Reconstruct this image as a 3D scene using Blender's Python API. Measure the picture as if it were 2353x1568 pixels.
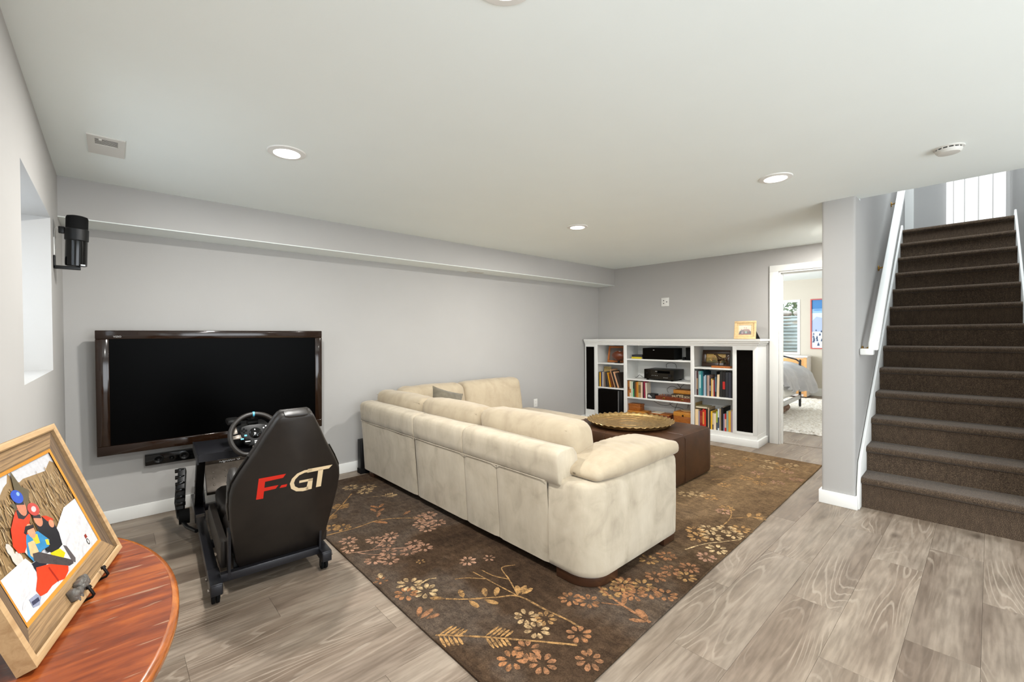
import bpy, bmesh, math, random
from mathutils import Vector, Matrix, noise
random.seed(7)
for _o in list(bpy.data.objects): bpy.data.objects.remove(_o, do_unlink=True)
SC = bpy.context.scene
COL = SC.collection
PI = math.pi

# ------------------------------------------------------------------ camera
def make_camera():
    yaw, pitch, roll, f = 0.740746459, -0.0111536836, -0.00724967636, 1005.39341
    c, s = math.cos(yaw), math.sin(yaw)
    fwd = Vector((s*math.cos(pitch), c*math.cos(pitch), math.sin(pitch)))
    right = Vector((c, -s, 0)); up = right.cross(fwd)
    r = math.cos(roll)*right + math.sin(roll)*up
    u = -math.sin(roll)*right + math.cos(roll)*up
    M = Matrix(((r.x, u.x, -fwd.x, 0), (r.y, u.y, -fwd.y, 0), (r.z, u.z, -fwd.z, 1.37), (0, 0, 0, 1)))
    cam = bpy.data.cameras.new('camera'); cam.sensor_width = 36; cam.sensor_fit = 'HORIZONTAL'
    cam.lens = 36*f/2353; cam.clip_start = 0.02; cam.clip_end = 100
    o = bpy.data.objects.new('camera', cam); o.matrix_world = M; COL.objects.link(o)
    SC.camera = o
make_camera()

# ------------------------------------------------------------------ world, lights, exposure
W = bpy.data.worlds.new('world'); SC.world = W; W.use_nodes = True
_bg = W.node_tree.nodes['Background']; _bg.inputs[0].default_value = (0.80, 0.90, 1.0, 1); _bg.inputs[1].default_value = 3.0
SC.view_settings.view_transform = 'Standard'; SC.view_settings.look = 'None'
SC.view_settings.exposure = 0.13; SC.view_settings.gamma = 1.0
SC.view_settings.use_curve_mapping = False

def area(name, loc, aim, sx, sy, power, col, shape='RECTANGLE', spread=PI):
    l = bpy.data.lights.new(name, 'AREA'); l.shape = shape; l.size = sx; l.size_y = sy
    l.energy = power; l.color = col; l.spread = spread
    o = bpy.data.objects.new(name, l); o.location = loc
    o.rotation_euler = Vector(aim).to_track_quat('-Z', 'Y').to_euler(); COL.objects.link(o)
    return o
# daylight of the recessed window on the left; the other lamps are added fill
# from unseen spots behind the camera, at left, in the bedroom and upstairs
area('added_fill_rear', (1.9, -3.02, 1.12), (0, 1, 0.55), 3.6, 2.0, 74, (0.97, 0.99, 1.0))  # added fill from behind the camera, out of view
area('added_fill_left', (-0.30, -1.0, 1.35), (1, 0.0, 0.25), 2.6, 1.1, 10, (0.90, 0.96, 1.0))  # added fill from the unseen part of the left wall
area('daylight_recessed_window', (-0.56, 3.05, 1.63), (1, 0, 0), 0.95, 0.75, 0.9, (0.90, 0.96, 1.0))
area('added_fill_bedroom', (8.45, 4.95, 1.6), (0.0557, -1, -0.05), 2.6, 1.5, 150, (0.95, 0.97, 1.0))  # added out of view to brighten the bedroom
area('added_fill_upstairs', (6.1, 0.25, 5.08), (0, 0, -1), 1.25, 0.7, 85, (0.86, 0.94, 1.0))  # added above the stairwell to light the upper steps

# ------------------------------------------------------------------ helpers
def S(r, g, b):
    def f(v):
        v /= 255.0
        return v/12.92 if v <= 0.04045 else ((v+0.055)/1.055)**2.4
    return (f(r), f(g), f(b), 1)
MATS = {}
def _new(name):
    m = bpy.data.materials.new(name); m.use_nodes = True; MATS[name] = m
    nt = m.node_tree; b = nt.nodes['Principled BSDF']
    return m, nt, b
def P(name, col, rough=0.5, metal=0.0, spec=None, coat=0.0, sheen=0.0, emit=None, es=0.0):
    m, nt, b = _new(name)
    b.inputs['Base Color'].default_value = col; b.inputs['Roughness'].default_value = rough
    b.inputs['Metallic'].default_value = metal
    if spec is not None: b.inputs['Specular IOR Level'].default_value = spec
    b.inputs['Coat Weight'].default_value = coat; b.inputs['Coat Roughness'].default_value = 0.08
    b.inputs['Sheen Weight'].default_value = sheen
    if emit: b.inputs['Emission Color'].default_value = emit; b.inputs['Emission Strength'].default_value = es
    return m
def N(nt, typ, **kw):
    n = nt.nodes.new(typ)
    for k, v in kw.items():
        if k in n.inputs: n.inputs[k].default_value = v
        else: setattr(n, k, v)
    return n
def ramp(nt, fac, stops, interp='LINEAR'):
    r = nt.nodes.new('ShaderNodeValToRGB'); r.color_ramp.interpolation = interp
    while len(r.color_ramp.elements) < len(stops): r.color_ramp.elements.new(0.5)
    for e, (p, c) in zip(r.color_ramp.elements, stops): e.position = p; e.color = c
    nt.links.new(fac, r.inputs[0]); return r.outputs[0]
def mixc(nt, fac, a, b, mode='MIX'):
    n = nt.nodes.new('ShaderNodeMix'); n.data_type = 'RGBA'; n.blend_type = mode
    for sock, v in ((0, fac), (6, a), (7, b)):
        if hasattr(v, 'links'): nt.links.new(v, n.inputs[sock])
        else: n.inputs[sock].default_value = v
    return n.outputs[2]
def coords(nt, scale=(1, 1, 1), kind='Object', rnd=False, rot=(0, 0, 0)):
    tc = nt.nodes.new('ShaderNodeTexCoord'); out = tc.outputs[kind]
    mp = nt.nodes.new('ShaderNodeMapping'); mp.inputs['Scale'].default_value = scale; mp.inputs['Rotation'].default_value = rot
    nt.links.new(out, mp.inputs[0])
    if rnd:
        oi = nt.nodes.new('ShaderNodeObjectInfo')
        ml = N(nt, 'ShaderNodeVectorMath', operation='SCALE'); ml.inputs[0].default_value = (37.1, 91.7, 53.3)
        nt.links.new(oi.outputs['Random'], ml.inputs['Scale'])
        ad = N(nt, 'ShaderNodeVectorMath', operation='ADD')
        nt.links.new(mp.outputs[0], ad.inputs[0]); nt.links.new(ml.outputs[0], ad.inputs[1])
        return ad.outputs[0], oi.outputs['Random']
    return mp.outputs[0]
def noise_(nt, vec, scale, detail=4, rough=0.5, dist=0.0):
    n = N(nt, 'ShaderNodeTexNoise', Scale=scale, Detail=detail, Roughness=rough, Distortion=dist)
    nt.links.new(vec, n.inputs['Vector']); return n.outputs[0]
def bump(nt, b, h, strength=0.2, dist=0.01):
    n = N(nt, 'ShaderNodeBump', Strength=strength, Distance=dist)
    nt.links.new(h, n.inputs['Height']); nt.links.new(n.outputs[0], b.inputs['Normal'])
def NM(name, stops, scale, rough=0.6, stretch=(1, 1, 1), detail=5, dist=0.0, bstr=0.0, bscale=None, metal=0.0, spec=None, sheen=0.0, coat=0.0, rnd=False):
    m, nt, b = _new(name)
    v = coords(nt, stretch, rnd=rnd)
    if rnd: v = v[0]
    f = noise_(nt, v, scale, detail, 0.55, dist)
    nt.links.new(ramp(nt, f, stops), b.inputs['Base Color'])
    b.inputs['Roughness'].default_value = rough; b.inputs['Metallic'].default_value = metal
    b.inputs['Sheen Weight'].default_value = sheen; b.inputs['Coat Weight'].default_value = coat
    b.inputs['Coat Roughness'].default_value = 0.12
    if spec is not None: b.inputs['Specular IOR Level'].default_value = spec
    if bstr:
        h = noise_(nt, coords(nt, stretch), bscale or scale*4, 3)
        bump(nt, b, h, bstr, 0.004)
    return m
def emis(name, col, st):
    m, nt, b = _new(name); b.inputs['Base Color'].default_value = (0.8, 0.8, 0.8, 1)
    b.inputs['Emission Color'].default_value = col; b.inputs['Emission Strength'].default_value = st
    return m
def attr_mat(name, rough=0.5, nscale=0, namt=0.3, coat=0.0):
    m, nt, b = _new(name)
    a = nt.nodes.new('ShaderNodeVertexColor'); a.layer_name = 'Col'
    out = a.outputs[0]
    if nscale:
        f = noise_(nt, coords(nt), nscale, 5, 0.65)
        g = ramp(nt, f, [(0.3, (0.82-namt,)*3+(1,)), (0.7, (0.90,)*3+(1,))])
        out = mixc(nt, 1.0, out, g, 'MULTIPLY')
    nt.links.new(out, b.inputs['Base Color']); b.inputs['Roughness'].default_value = rough
    b.inputs['Coat Weight'].default_value = coat
    return m

class MB:
    def __init__(s): s.v = []; s.f = []; s.c = None
    def add(s, vs, fs, M=None):
        k = len(s.v)
        s.v += [tuple(M @ Vector(p)) if M else tuple(p) for p in vs]
        s.f += [tuple(i+k for i in q) for q in fs]; return s
    def box(s, x0, x1, y0, y1, z0, z1, M=None):
        return s.add([(x0,y0,z0),(x1,y0,z0),(x1,y1,z0),(x0,y1,z0),(x0,y0,z1),(x1,y0,z1),(x1,y1,z1),(x0,y1,z1)],
                     [(0,3,2,1),(4,5,6,7),(0,1,5,4),(1,2,6,5),(2,3,7,6),(3,0,4,7)], M)
    def prism(s, poly, axis, a0, a1, M=None):
        """poly: 2D points; axis 'x': (y,z), 'y': (x,z), 'z': (x,y)"""
        n = len(poly)
        def pt(p, a): return {'x': (a,p[0],p[1]), 'y': (p[0],a,p[1]), 'z': (p[0],p[1],a)}[axis]
        vs = [pt(p,a0) for p in poly]+[pt(p,a1) for p in poly]
        fs = [tuple(range(n)), tuple(range(2*n-1, n-1, -1))]+[(i,i+n,(i+1)%n+n,(i+1)%n) for i in range(n)]
        return s.add(vs, fs, M)
    def cyl(s, p0, p1, r0, r1=None, seg=20, caps=True):
        r1 = r0 if r1 is None else r1
        p0, p1 = Vector(p0), Vector(p1); d = (p1-p0).normalized()
        a = d.orthogonal().normalized(); b = d.cross(a)
        vs = []
        for p, r in ((p0,r0),(p1,r1)):
            for i in range(seg):
                t = 2*PI*i/seg; vs.append(p+r*(math.cos(t)*a+math.sin(t)*b))
        fs = [(i,(i+1)%seg,(i+1)%seg+seg,i+seg) for i in range(seg)]
        if caps: fs += [tuple(range(seg-1,-1,-1)), tuple(range(seg,2*seg))]
        return s.add(vs, fs)
    def tube(s, path, r, seg=8, closed=False):
        path = [Vector(p) for p in path]; n = len(path); vs = []
        nrm = None
        for i, p in enumerate(path):
            if closed: d = path[(i+1)%n]-path[i-1]
            else: d = path[min(i+1,n-1)]-path[max(i-1,0)]
            d.normalize()
            if nrm is None: nrm = d.orthogonal().normalized()
            nrm = (nrm-d*nrm.dot(d)).normalized(); b = d.cross(nrm)
            rr = r[i] if isinstance(r, (list, tuple)) else r
            for k in range(seg):
                t = 2*PI*k/seg; vs.append(p+rr*(math.cos(t)*nrm+math.sin(t)*b))
        fs = []
        for i in range(n if closed else n-1):
            j = (i+1) % n
            fs += [(i*seg+k, i*seg+(k+1)%seg, j*seg+(k+1)%seg, j*seg+k) for k in range(seg)]
        if not closed: fs += [tuple(range(seg-1,-1,-1)), tuple((n-1)*seg+k for k in range(seg))]
        return s.add(vs, fs)
    def lathe(s, prof, center=(0,0,0), seg=32, M=None, fn=None):
        vs = []; n = len(prof); c = Vector(center)
        for i in range(seg):
            t = 2*PI*i/seg
            for r, z in prof:
                if fn: r, z = fn(r, z, t)
                vs.append((c.x+r*math.cos(t), c.y+r*math.sin(t), c.z+z))
        fs = []
        for i in range(seg):
            j = (i+1) % seg
            fs += [(i*n+k, j*n+k, j*n+k+1, i*n+k+1) for k in range(n-1)]
        return s.add(vs, fs, M)
    def cushion(s, x0, x1, y0, y1, z0, z1, r=0.05, puff=(0.0,0.0,0.0), res=0.03, wr=0.0, wf=6.0, seed=0, M=None):
        """rounded, slightly puffed box made of one closed grid"""
        L = Vector((x1-x0, y1-y0, z1-z0))/2; c = Vector(((x0+x1)/2, (y0+y1)/2, (z0+z1)/2))
        r = min(r, L.x*0.99, L.y*0.99, L.z*0.99)
        nn = [max(4, min(40, int(2*L[i]/res))) for i in range(3)]
        idx = {}; vs = []; fs = []
        def gp(i, j, k):
            key = (i, j, k)
            if key in idx: return idx[key]
            q = Vector([(-1+2*t/n)*l for t, n, l in zip(key, nn, L)])
            core = Vector([max(-(L[a]-r), min(L[a]-r, q[a])) for a in range(3)])
            d = q-core
            if d.length > 1e-9: p = core+d.normalized()*r
            else: p = q
            uv = [p[a]/L[a] for a in range(3)]
            for a in range(3):
                o = [b for b in range(3) if b != a]
                p[a] += puff[a]*uv[a]*(1-uv[o[0]]**2)*(1-uv[o[1]]**2)
            if wr:
                nv = noise.noise_vector(Vector((p.x*wf+seed*7.1, p.y*wf, p.z*wf)))
                p = p+nv*wr
            idx[key] = len(vs); vs.append(p+c); return idx[key]
        for a in range(3):
            b, e = (a+1) % 3, (a+2) % 3
            for side in (0, nn[a]):
                for i in range(nn[b]):
                    for j in range(nn[e]):
                        q = []
                        for di, dj in ((0,0),(1,0),(1,1),(0,1)):
                            k = [0,0,0]; k[a] = side; k[b] = i+di; k[e] = j+dj; q.append(gp(*k))
                        fs.append(tuple(q if side else q[::-1]))
        return s.add(vs, fs, M)
    def grid(s, fn, nu, nv):
        vs = [fn(i/nu, j/nv) for i in range(nu+1) for j in range(nv+1)]
        fs = [(i*(nv+1)+j, (i+1)*(nv+1)+j, (i+1)*(nv+1)+j+1, i*(nv+1)+j+1) for i in range(nu) for j in range(nv)]
        return s.add(vs, fs)
    def build(s, name, mat, parent=None, smooth=False, bevel=0.0, seg=2, angle=35, M=None, loc=None, rotz=0.0):
        me = bpy.data.meshes.new(name); me.from_pydata(s.v, [], s.f)
        bm = bmesh.new(); bm.from_mesh(me)
        if M: bmesh.ops.transform(bm, matrix=M, verts=bm.verts)
        bmesh.ops.recalc_face_normals(bm, faces=bm.faces)
        if bevel:
            ed = [e for e in bm.edges if len(e.link_faces) == 2 and e.calc_face_angle(0) > math.radians(30)]
            bmesh.ops.bevel(bm, geom=ed, offset=bevel, segments=seg, profile=0.5, affect='EDGES', clamp_overlap=True)
        for fc in bm.faces: fc.smooth = bool(smooth or bevel)
        bm.to_mesh(me); bm.free()
        if smooth or bevel: me.set_sharp_from_angle(angle=math.radians(angle if not (bevel and not smooth) else 50))
        if isinstance(mat, str): mat = MATS[mat]
        me.materials.append(mat)
        return link(name, me, parent, loc, rotz)
def link(name, me, parent=None, loc=None, rotz=0.0):
    o = bpy.data.objects.new(name, me); COL.objects.link(o)
    if parent: o.parent = parent
    if loc: o.location = loc
    if rotz: o.rotation_euler = (0, 0, rotz)
    return o
def bx(x0, x1, y0, y1, z0, z1): return MB().box(x0, x1, y0, y1, z0, z1)
def tag(o, label=None, cat=None, group=None, kind=None):
    if label: o['label'] = label
    if cat: o['category'] = cat
    if group: o['group'] = group
    if kind: o['kind'] = kind
    return o
def thing(name, label, cat, loc=(0,0,0), rotz=0.0, group=None):
    o = bpy.data.objects.new(name, None); COL.objects.link(o)
    o.location = loc; o.rotation_euler = (0, 0, rotz); o.empty_display_size = 0.05
    return tag(o, label, cat, group)
def struct(name, mb, mat, label=None, parent=None, **kw):
    o = mb.build(name, mat, parent, **kw)
    if not parent: tag(o, label, None, None, 'structure')
    elif label: o['label'] = label
    return o
def prints(name, items, parent, mat, M, step=0.00012):
    """flat print: stacked colour polygons (2D list, colour) placed by M"""
    vs, fs, cs = [], [], []
    for i, (poly, col) in enumerate(items):
        k = len(vs); vs += [tuple(M @ Vector((x, y, i*step))) for x, y in poly]
        fs.append(tuple(range(k, k+len(poly)))); cs.append(col)
    me = bpy.data.meshes.new(name); me.from_pydata(vs, [], fs)
    ca = me.color_attributes.new('Col', 'FLOAT_COLOR', 'CORNER')
    for pl in me.polygons:
        for li in pl.loop_indices: ca.data[li].color = cs[pl.index]
    me.materials.append(MATS[mat]); return link(name, me, parent)
def ell(cx, cy, rx, ry, n=14, rot=0):
    c, s = math.cos(rot), math.sin(rot)
    return [(cx+rx*math.cos(t)*c-ry*math.sin(t)*s, cy+rx*math.cos(t)*s+ry*math.sin(t)*c) for t in [2*PI*i/n for i in range(n)]]
def rect(x0, x1, y0, y1): return [(x0,y0),(x1,y0),(x1,y1),(x0,y1)]
def text(name, body, size, mat, parent, M, extrude=0.0006, align='CENTER', shear=0.0):
    cu = bpy.data.curves.new(name, 'FONT'); cu.body = body; cu.size = size; cu.extrude = extrude
    cu.align_x = align; cu.align_y = 'CENTER'; cu.resolution_u = 3; cu.shear = shear
    t = bpy.data.objects.new(name, cu); COL.objects.link(t)
    bpy.context.view_layer.update()
    dg = bpy.context.evaluated_depsgraph_get()
    me = bpy.data.meshes.new_from_object(t.evaluated_get(dg))
    bpy.data.objects.remove(t, do_unlink=True); bpy.data.curves.remove(cu)
    me.transform(M); me.materials.clear(); me.materials.append(MATS[mat]); me.name = name
    return link(name, me, parent)
def frameM(origin, xdir, ydir):
    x = Vector(xdir).normalized(); y = Vector(ydir); y = (y-x*y.dot(x)).normalized(); z = x.cross(y); o = Vector(origin)
    return Matrix(((x.x,y.x,z.x,o.x),(x.y,y.y,z.y,o.y),(x.z,y.z,z.z,o.z),(0,0,0,1)))

# ------------------------------------------------------------------ materials
def paint(name, c, var=0.03, rough=0.75):
    m, nt, b = _new(name)
    f = noise_(nt, coords(nt), 2.5, 4)
    nt.links.new(ramp(nt, f, [(0.3, tuple(v*(1-var) for v in c[:3])+(1,)), (0.7, tuple(min(1, v*(1+var)) for v in c[:3])+(1,))]), b.inputs['Base Color'])
    b.inputs['Roughness'].default_value = rough; b.inputs['Specular IOR Level'].default_value = 0.3
    bump(nt, b, noise_(nt, coords(nt), 140, 2), 0.06, 0.002)
    return m
paint('wall_paint', S(178, 176, 173), 0.015)
paint('bed_wall_paint', S(205, 198, 184), 0.015)
paint('ceiling_paint', S(240, 246, 243), 0.008)
paint('trim_white', S(238, 238, 234), 0.01, 0.35)
paint('case_white', S(235, 235, 231), 0.01, 0.4)

def floor_mat():
    m, nt, b = _new('oak_plank')
    v, r = coords(nt, (1, 1, 1), rnd=True)
    def sc(s, vec=None):
        mp = nt.nodes.new('ShaderNodeMapping'); mp.inputs['Scale'].default_value = s
        nt.links.new(vec or v, mp.inputs[0]); return mp.outputs[0]
    big = noise_(nt, sc((0.62, 4.6, 1)), 1.0, 1, 0.4, 0.12)
    # cathedral figure: contour lines of the broad noise
    ml = N(nt, 'ShaderNodeMath', operation='MULTIPLY'); nt.links.new(big, ml.inputs[0]); ml.inputs[1].default_value = 165
    fine = noise_(nt, sc((6, 60, 1)), 1.0, 3)
    ad = N(nt, 'ShaderNodeMath', operation='MULTIPLY_ADD'); nt.links.new(fine, ad.inputs[0]); ad.inputs[1].default_value = 3.2; nt.links.new(ml.outputs[0], ad.inputs[2])
    si = N(nt, 'ShaderNodeMath', operation='SINE'); nt.links.new(ad.outputs[0], si.inputs[0])
    ringmask = noise_(nt, sc((0.9, 3.2, 1)), 1.3, 2)
    ringamt = ramp(nt, ringmask, [(0.47, (0, 0, 0, 1)), (0.62, (1, 1, 1, 1))])
    lines = ramp(nt, si.outputs[0], [(0.62, (0, 0, 0, 1)), (0.98, (1, 1, 1, 1))])
    lm = N(nt, 'ShaderNodeMath', operation='MULTIPLY'); nt.links.new(lines, lm.inputs[0]); nt.links.new(ringamt, lm.inputs[1])
    tone = ramp(nt, big, [(0.30, S(150, 133, 117)), (0.46, S(174, 158, 141)), (0.58, S(186, 171, 154)), (0.75, S(160, 143, 126))])
    cloud = noise_(nt, sc((1.4, 3.0, 1)), 2.3, 4, 0.6)
    tone = mixc(nt, 1.0, tone, ramp(nt, cloud, [(0.32, (0.80, 0.79, 0.78, 1)), (0.66, (1.05, 1.05, 1.05, 1))]), 'MULTIPLY')
    gr = ramp(nt, fine, [(0.35, (0.74, 0.725, 0.71, 1)), (0.65, (1.05, 1.05, 1.05, 1))])
    tone = mixc(nt, 1.0, tone, gr, 'MULTIPLY')
    dk = mixc(nt, ringamt, tone, mixc(nt, 1.0, tone, (0.88, 0.86, 0.84, 1), 'MULTIPLY'))
    lf = N(nt, 'ShaderNodeMath', operation='MULTIPLY'); nt.links.new(lm.outputs[0], lf.inputs[0]); lf.inputs[1].default_value = 0.45
    c1 = mixc(nt, lf.outputs[0], dk, S(214, 200, 182))
    # a few knots
    vo = N(nt, 'ShaderNodeTexVoronoi', Scale=1.0); nt.links.new(sc((1.7, 3.4, 1)), vo.inputs['Vector'])
    kn = ramp(nt, vo.outputs['Distance'], [(0.03, (0.45, 0.42, 0.40, 1)), (0.13, (1, 1, 1, 1))])
    c1 = mixc(nt, 0.8, c1, kn, 'MULTIPLY')
    rt = ramp(nt, r, [(0.0, (0.58, 0.57, 0.56, 1)), (0.5, (0.67, 0.665, 0.66, 1)), (1.0, (0.735, 0.73, 0.72, 1))])
    nt.links.new(mixc(nt, 1.0, c1, rt, 'MULTIPLY'), b.inputs['Base Color'])
    rr = ramp(nt, fine, [(0.3, (0.36, 0.36, 0.36, 1)), (0.7, (0.5, 0.5, 0.5, 1))]); nt.links.new(rr, b.inputs['Roughness'])
    b.inputs['Specular IOR Level'].default_value = 0.45
    bump(nt, b, fine, 0.12, 0.002)
floor_mat()
P('plank_gap', S(70, 60, 52), 0.9)

def suede(name, a, bb, c):
    m, nt, b = _new(name)
    v = coords(nt)
    f = noise_(nt, v, 5.5, 5, 0.55, 0.8)
    g = noise_(nt, coords(nt, (1, 1, 0.35)), 11, 4, 0.6, 0.4)
    col = ramp(nt, f, [(0.30, a), (0.48, bb), (0.68, c)])
    col = mixc(nt, 0.35, col, ramp(nt, g, [(0.35, a), (0.65, c)]))
    nt.links.new(col, b.inputs['Base Color']); b.inputs['Roughness'].default_value = 0.92
    b.inputs['Sheen Weight'].default_value = 0.25; b.inputs['Sheen Roughness'].default_value = 0.4
    b.inputs['Specular IOR Level'].default_value = 0.15
    bump(nt, b, noise_(nt, v, 190, 2), 0.12, 0.002)
suede('suede', S(162, 150, 131), S(186, 174, 153), S(196, 185, 165))
suede('suede_cushion', S(164, 149, 127), S(178, 163, 139), S(186, 172, 148))
P('sofa_foot', S(62, 38, 24), 0.3, coat=0.3)
P('black_cloth', S(12, 12, 14), 0.95)
NM('pillow_olive', [(0.3, S(88, 82, 68)), (0.7, S(116, 108, 92))], 14, 0.9, sheen=0.3)
NM('leather', [(0.3, S(52, 32, 19)), (0.7, S(72, 46, 28))], 9, 0.36, bstr=0.12, bscale=160, spec=0.35)
NM('brass_tray', [(0.25, S(150, 118, 70)), (0.5, S(206, 170, 112)), (0.75, S(232, 204, 150))], 30, 0.30, detail=6, metal=0.9, bstr=0.5, bscale=75)
P('brass', S(190, 150, 80), 0.25, 0.95)
def rug_mat():
    m, nt, b = _new('rug_pile')
    v = coords(nt)
    f = noise_(nt, v, 1.1, 4, 0.55, 0.4); g = noise_(nt, coords(nt, (0.6, 3.4, 1)), 7, 4, 0.6)
    h = noise_(nt, v, 170, 2, 0.7)
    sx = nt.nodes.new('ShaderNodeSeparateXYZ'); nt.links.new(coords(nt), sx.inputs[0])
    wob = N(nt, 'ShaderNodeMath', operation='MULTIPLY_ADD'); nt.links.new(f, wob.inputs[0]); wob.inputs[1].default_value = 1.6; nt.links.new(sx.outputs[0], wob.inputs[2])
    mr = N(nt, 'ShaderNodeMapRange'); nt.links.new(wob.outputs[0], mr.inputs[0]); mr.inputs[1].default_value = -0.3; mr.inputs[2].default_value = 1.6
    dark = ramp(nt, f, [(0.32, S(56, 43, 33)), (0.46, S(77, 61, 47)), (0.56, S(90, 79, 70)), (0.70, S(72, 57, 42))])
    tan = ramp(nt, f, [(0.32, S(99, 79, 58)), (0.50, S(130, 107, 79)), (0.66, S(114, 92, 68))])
    c = mixc(nt, mr.outputs[0], dark, tan)  # tan towards the right: own abrash plus the downlight's pool put into the colour
    g2 = noise_(nt, coords(nt, (1.0, 0.45, 1)), 42, 4, 0.7)
    c = mixc(nt, 1.0, c, ramp(nt, g2, [(0.30, (0.55, 0.54, 0.53, 1)), (0.70, (1.28, 1.26, 1.22, 1))]), 'MULTIPLY')
    c = mixc(nt, 1.0, c, ramp(nt, g, [(0.3, (0.78, 0.76, 0.74, 1)), (0.7, (1.12, 1.10, 1.06, 1))]), 'MULTIPLY')
    c = mixc(nt, 1.0, c, ramp(nt, h, [(0.3, (0.6, 0.6, 0.6, 1)), (0.7, (1.25, 1.25, 1.25, 1))]), 'MULTIPLY')
    nt.links.new(c, b.inputs['Base Color']); b.inputs['Roughness'].default_value = 0.95
    b.inputs['Specular IOR Level'].default_value = 0.1
    bump(nt, b, h, 0.6, 0.004)
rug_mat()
def motif_mat(name, c1, c2):
    m, nt, b = _new(name)
    v = coords(nt); f = noise_(nt, v, 3, 3); h = noise_(nt, v, 170, 2, 0.7); e = noise_(nt, v, 38, 3, 0.7)
    c = ramp(nt, f, [(0.35, c1), (0.65, c2)])
    c = mixc(nt, ramp(nt, e, [(0.40, (0, 0, 0, 1)), (0.62, (0.85, 0.85, 0.85, 1))]), c, S(84, 66, 50))
    c = mixc(nt, 1.0, c, ramp(nt, h, [(0.3, (0.68, 0.68, 0.68, 1)), (0.7, (1.2, 1.2, 1.2, 1))]), 'MULTIPLY')
    nt.links.new(c, b.inputs['Base Color']); b.inputs['Roughness'].default_value = 0.95; b.inputs['Specular IOR Level'].default_value = 0.1
    bump(nt, b, h, 0.6, 0.004)
motif_mat('motif_gold', S(186, 144, 92), S(166, 128, 82))
motif_mat('motif_copper', S(172, 120, 80), S(154, 110, 80))
motif_mat('motif_cream', S(206, 178, 134), S(190, 160, 118))
motif_mat('motif_rose', S(166, 126, 104), S(184, 144, 118))
def carpet():
    m, nt, b = _new('stair_carpet')
    v = coords(nt); h = noise_(nt, v, 230, 2, 0.8); g = noise_(nt, coords(nt, (1, 1, 0.3)), 60, 3)
    c = ramp(nt, h, [(0.3, S(44, 36, 29)), (0.55, S(84, 70, 57)), (0.75, S(136, 116, 95))])
    c = mixc(nt, 1.0, c, ramp(nt, g, [(0.3, (0.8,)*3+(1,)), (0.7, (1.12,)*3+(1,))]), 'MULTIPLY')
    nt.links.new(c, b.inputs['Base Color']); b.inputs['Roughness'].default_value = 0.97
    b.inputs['Specular IOR Level'].default_value = 0.08; b.inputs['Sheen Weight'].default_value = 0.15
    bump(nt, b, h, 0.7, 0.004)
carpet()
P('tv_bezel', S(34, 20, 11), 0.10, spec=0.4, coat=0.15)
P('tv_screen', S(2, 2, 2), 0.3, spec=0.03)
P('gloss_black', S(8, 8, 8), 0.10, spec=0.35, coat=0.1)
P('satin_black', S(10, 10, 10), 0.42, spec=0.35)
P('matt_black', S(7, 7, 7), 0.8, spec=0.2)
NM('grille_black', [(0.35, S(6, 5, 4)), (0.65, S(15, 11, 8))], 240, 0.9, detail=2, spec=0.05)
NM('seat_vinyl', [(0.3, S(26, 22, 19)), (0.7, S(34, 29, 25))], 12, 0.42, bstr=0.05, bscale=260)
P('frame_metal', S(38, 38, 42), 0.32, 0.35)
P('steel_grey', S(120, 112, 104), 0.3, 0.85)
NM('pedal_plate', [(0.3, S(86, 78, 70)), (0.7, S(104, 95, 86))], 30, 0.4, metal=0.5)
P('logo_red', S(214, 40, 22), 0.5)
P('logo_cream', S(232, 208, 168), 0.5)
P('print_white', S(235, 235, 235), 0.6)
P('print_silver', S(190, 190, 190), 0.4)
P('button_blue', S(90, 190, 230), 0.4)
P('button_red', S(220, 50, 30), 0.4)
P('button_white', S(220, 220, 220), 0.4)
def wood(name, stops, stretch, scale, rough=0.4, coat=0.0, bstr=0.1, dist=1.0, streak=None):
    m, nt, b = _new(name)
    v = coords(nt, stretch); f = noise_(nt, v, scale, 6, 0.6, dist)
    c = ramp(nt, f, stops)
    if streak:
        s1 = noise_(nt, coords(nt, streak[0], rot=streak[3]), streak[1], 3, 0.7)
        c = mixc(nt, ramp(nt, s1, [(streak[4], (0, 0, 0, 1)), (streak[4]+0.05, (1, 1, 1, 1))]), c, streak[2])
    nt.links.new(c, b.inputs['Base Color']); b.inputs['Roughness'].default_value = rough
    b.inputs['Coat Weight'].default_value = coat; b.inputs['Coat Roughness'].default_value = 0.15
    if bstr: bump(nt, b, f, bstr, 0.004)
def table_top_mat():
    m, nt, b = _new('table_wood')
    v = coords(nt, (2.2, 11, 1), rot=(0, 0, 0.5)); f = noise_(nt, v, 2.2, 5, 0.6, 0.5)
    c = ramp(nt, f, [(0.28, S(86, 34, 14)), (0.42, S(122, 54, 22)), (0.55, S(148, 72, 30)), (0.66, S(176, 94, 36)), (0.78, S(112, 60, 34))])
    g = noise_(nt, coords(nt), 5, 4, 0.6); c = mixc(nt, 1.0, c, ramp(nt, g, [(0.3, (0.72, 0.66, 0.62, 1)), (0.7, (1.08, 1.06, 1.04, 1))]), 'MULTIPLY')
    s1 = noise_(nt, coords(nt, (7, 62, 1), rot=(0, 0, 0.5)), 1.0, 2, 0.6)
    c = mixc(nt, ramp(nt, s1, [(0.64, (0, 0, 0, 1)), (0.68, (0.7, 0.7, 0.7, 1))]), c, S(164, 132, 106))
    nt.links.new(c, b.inputs['Base Color']); b.inputs['Roughness'].default_value = 0.3; b.inputs['Coat Weight'].default_value = 0.3; b.inputs['Coat Roughness'].default_value = 0.2
    bump(nt, b, s1, 0.15, 0.003)
table_top_mat()
wood('table_edge', [(0.3, S(104, 50, 18)), (0.5, S(160, 88, 34)), (0.7, S(196, 124, 56))], (1, 1, 6), 5, 0.25, 0.4)
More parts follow.
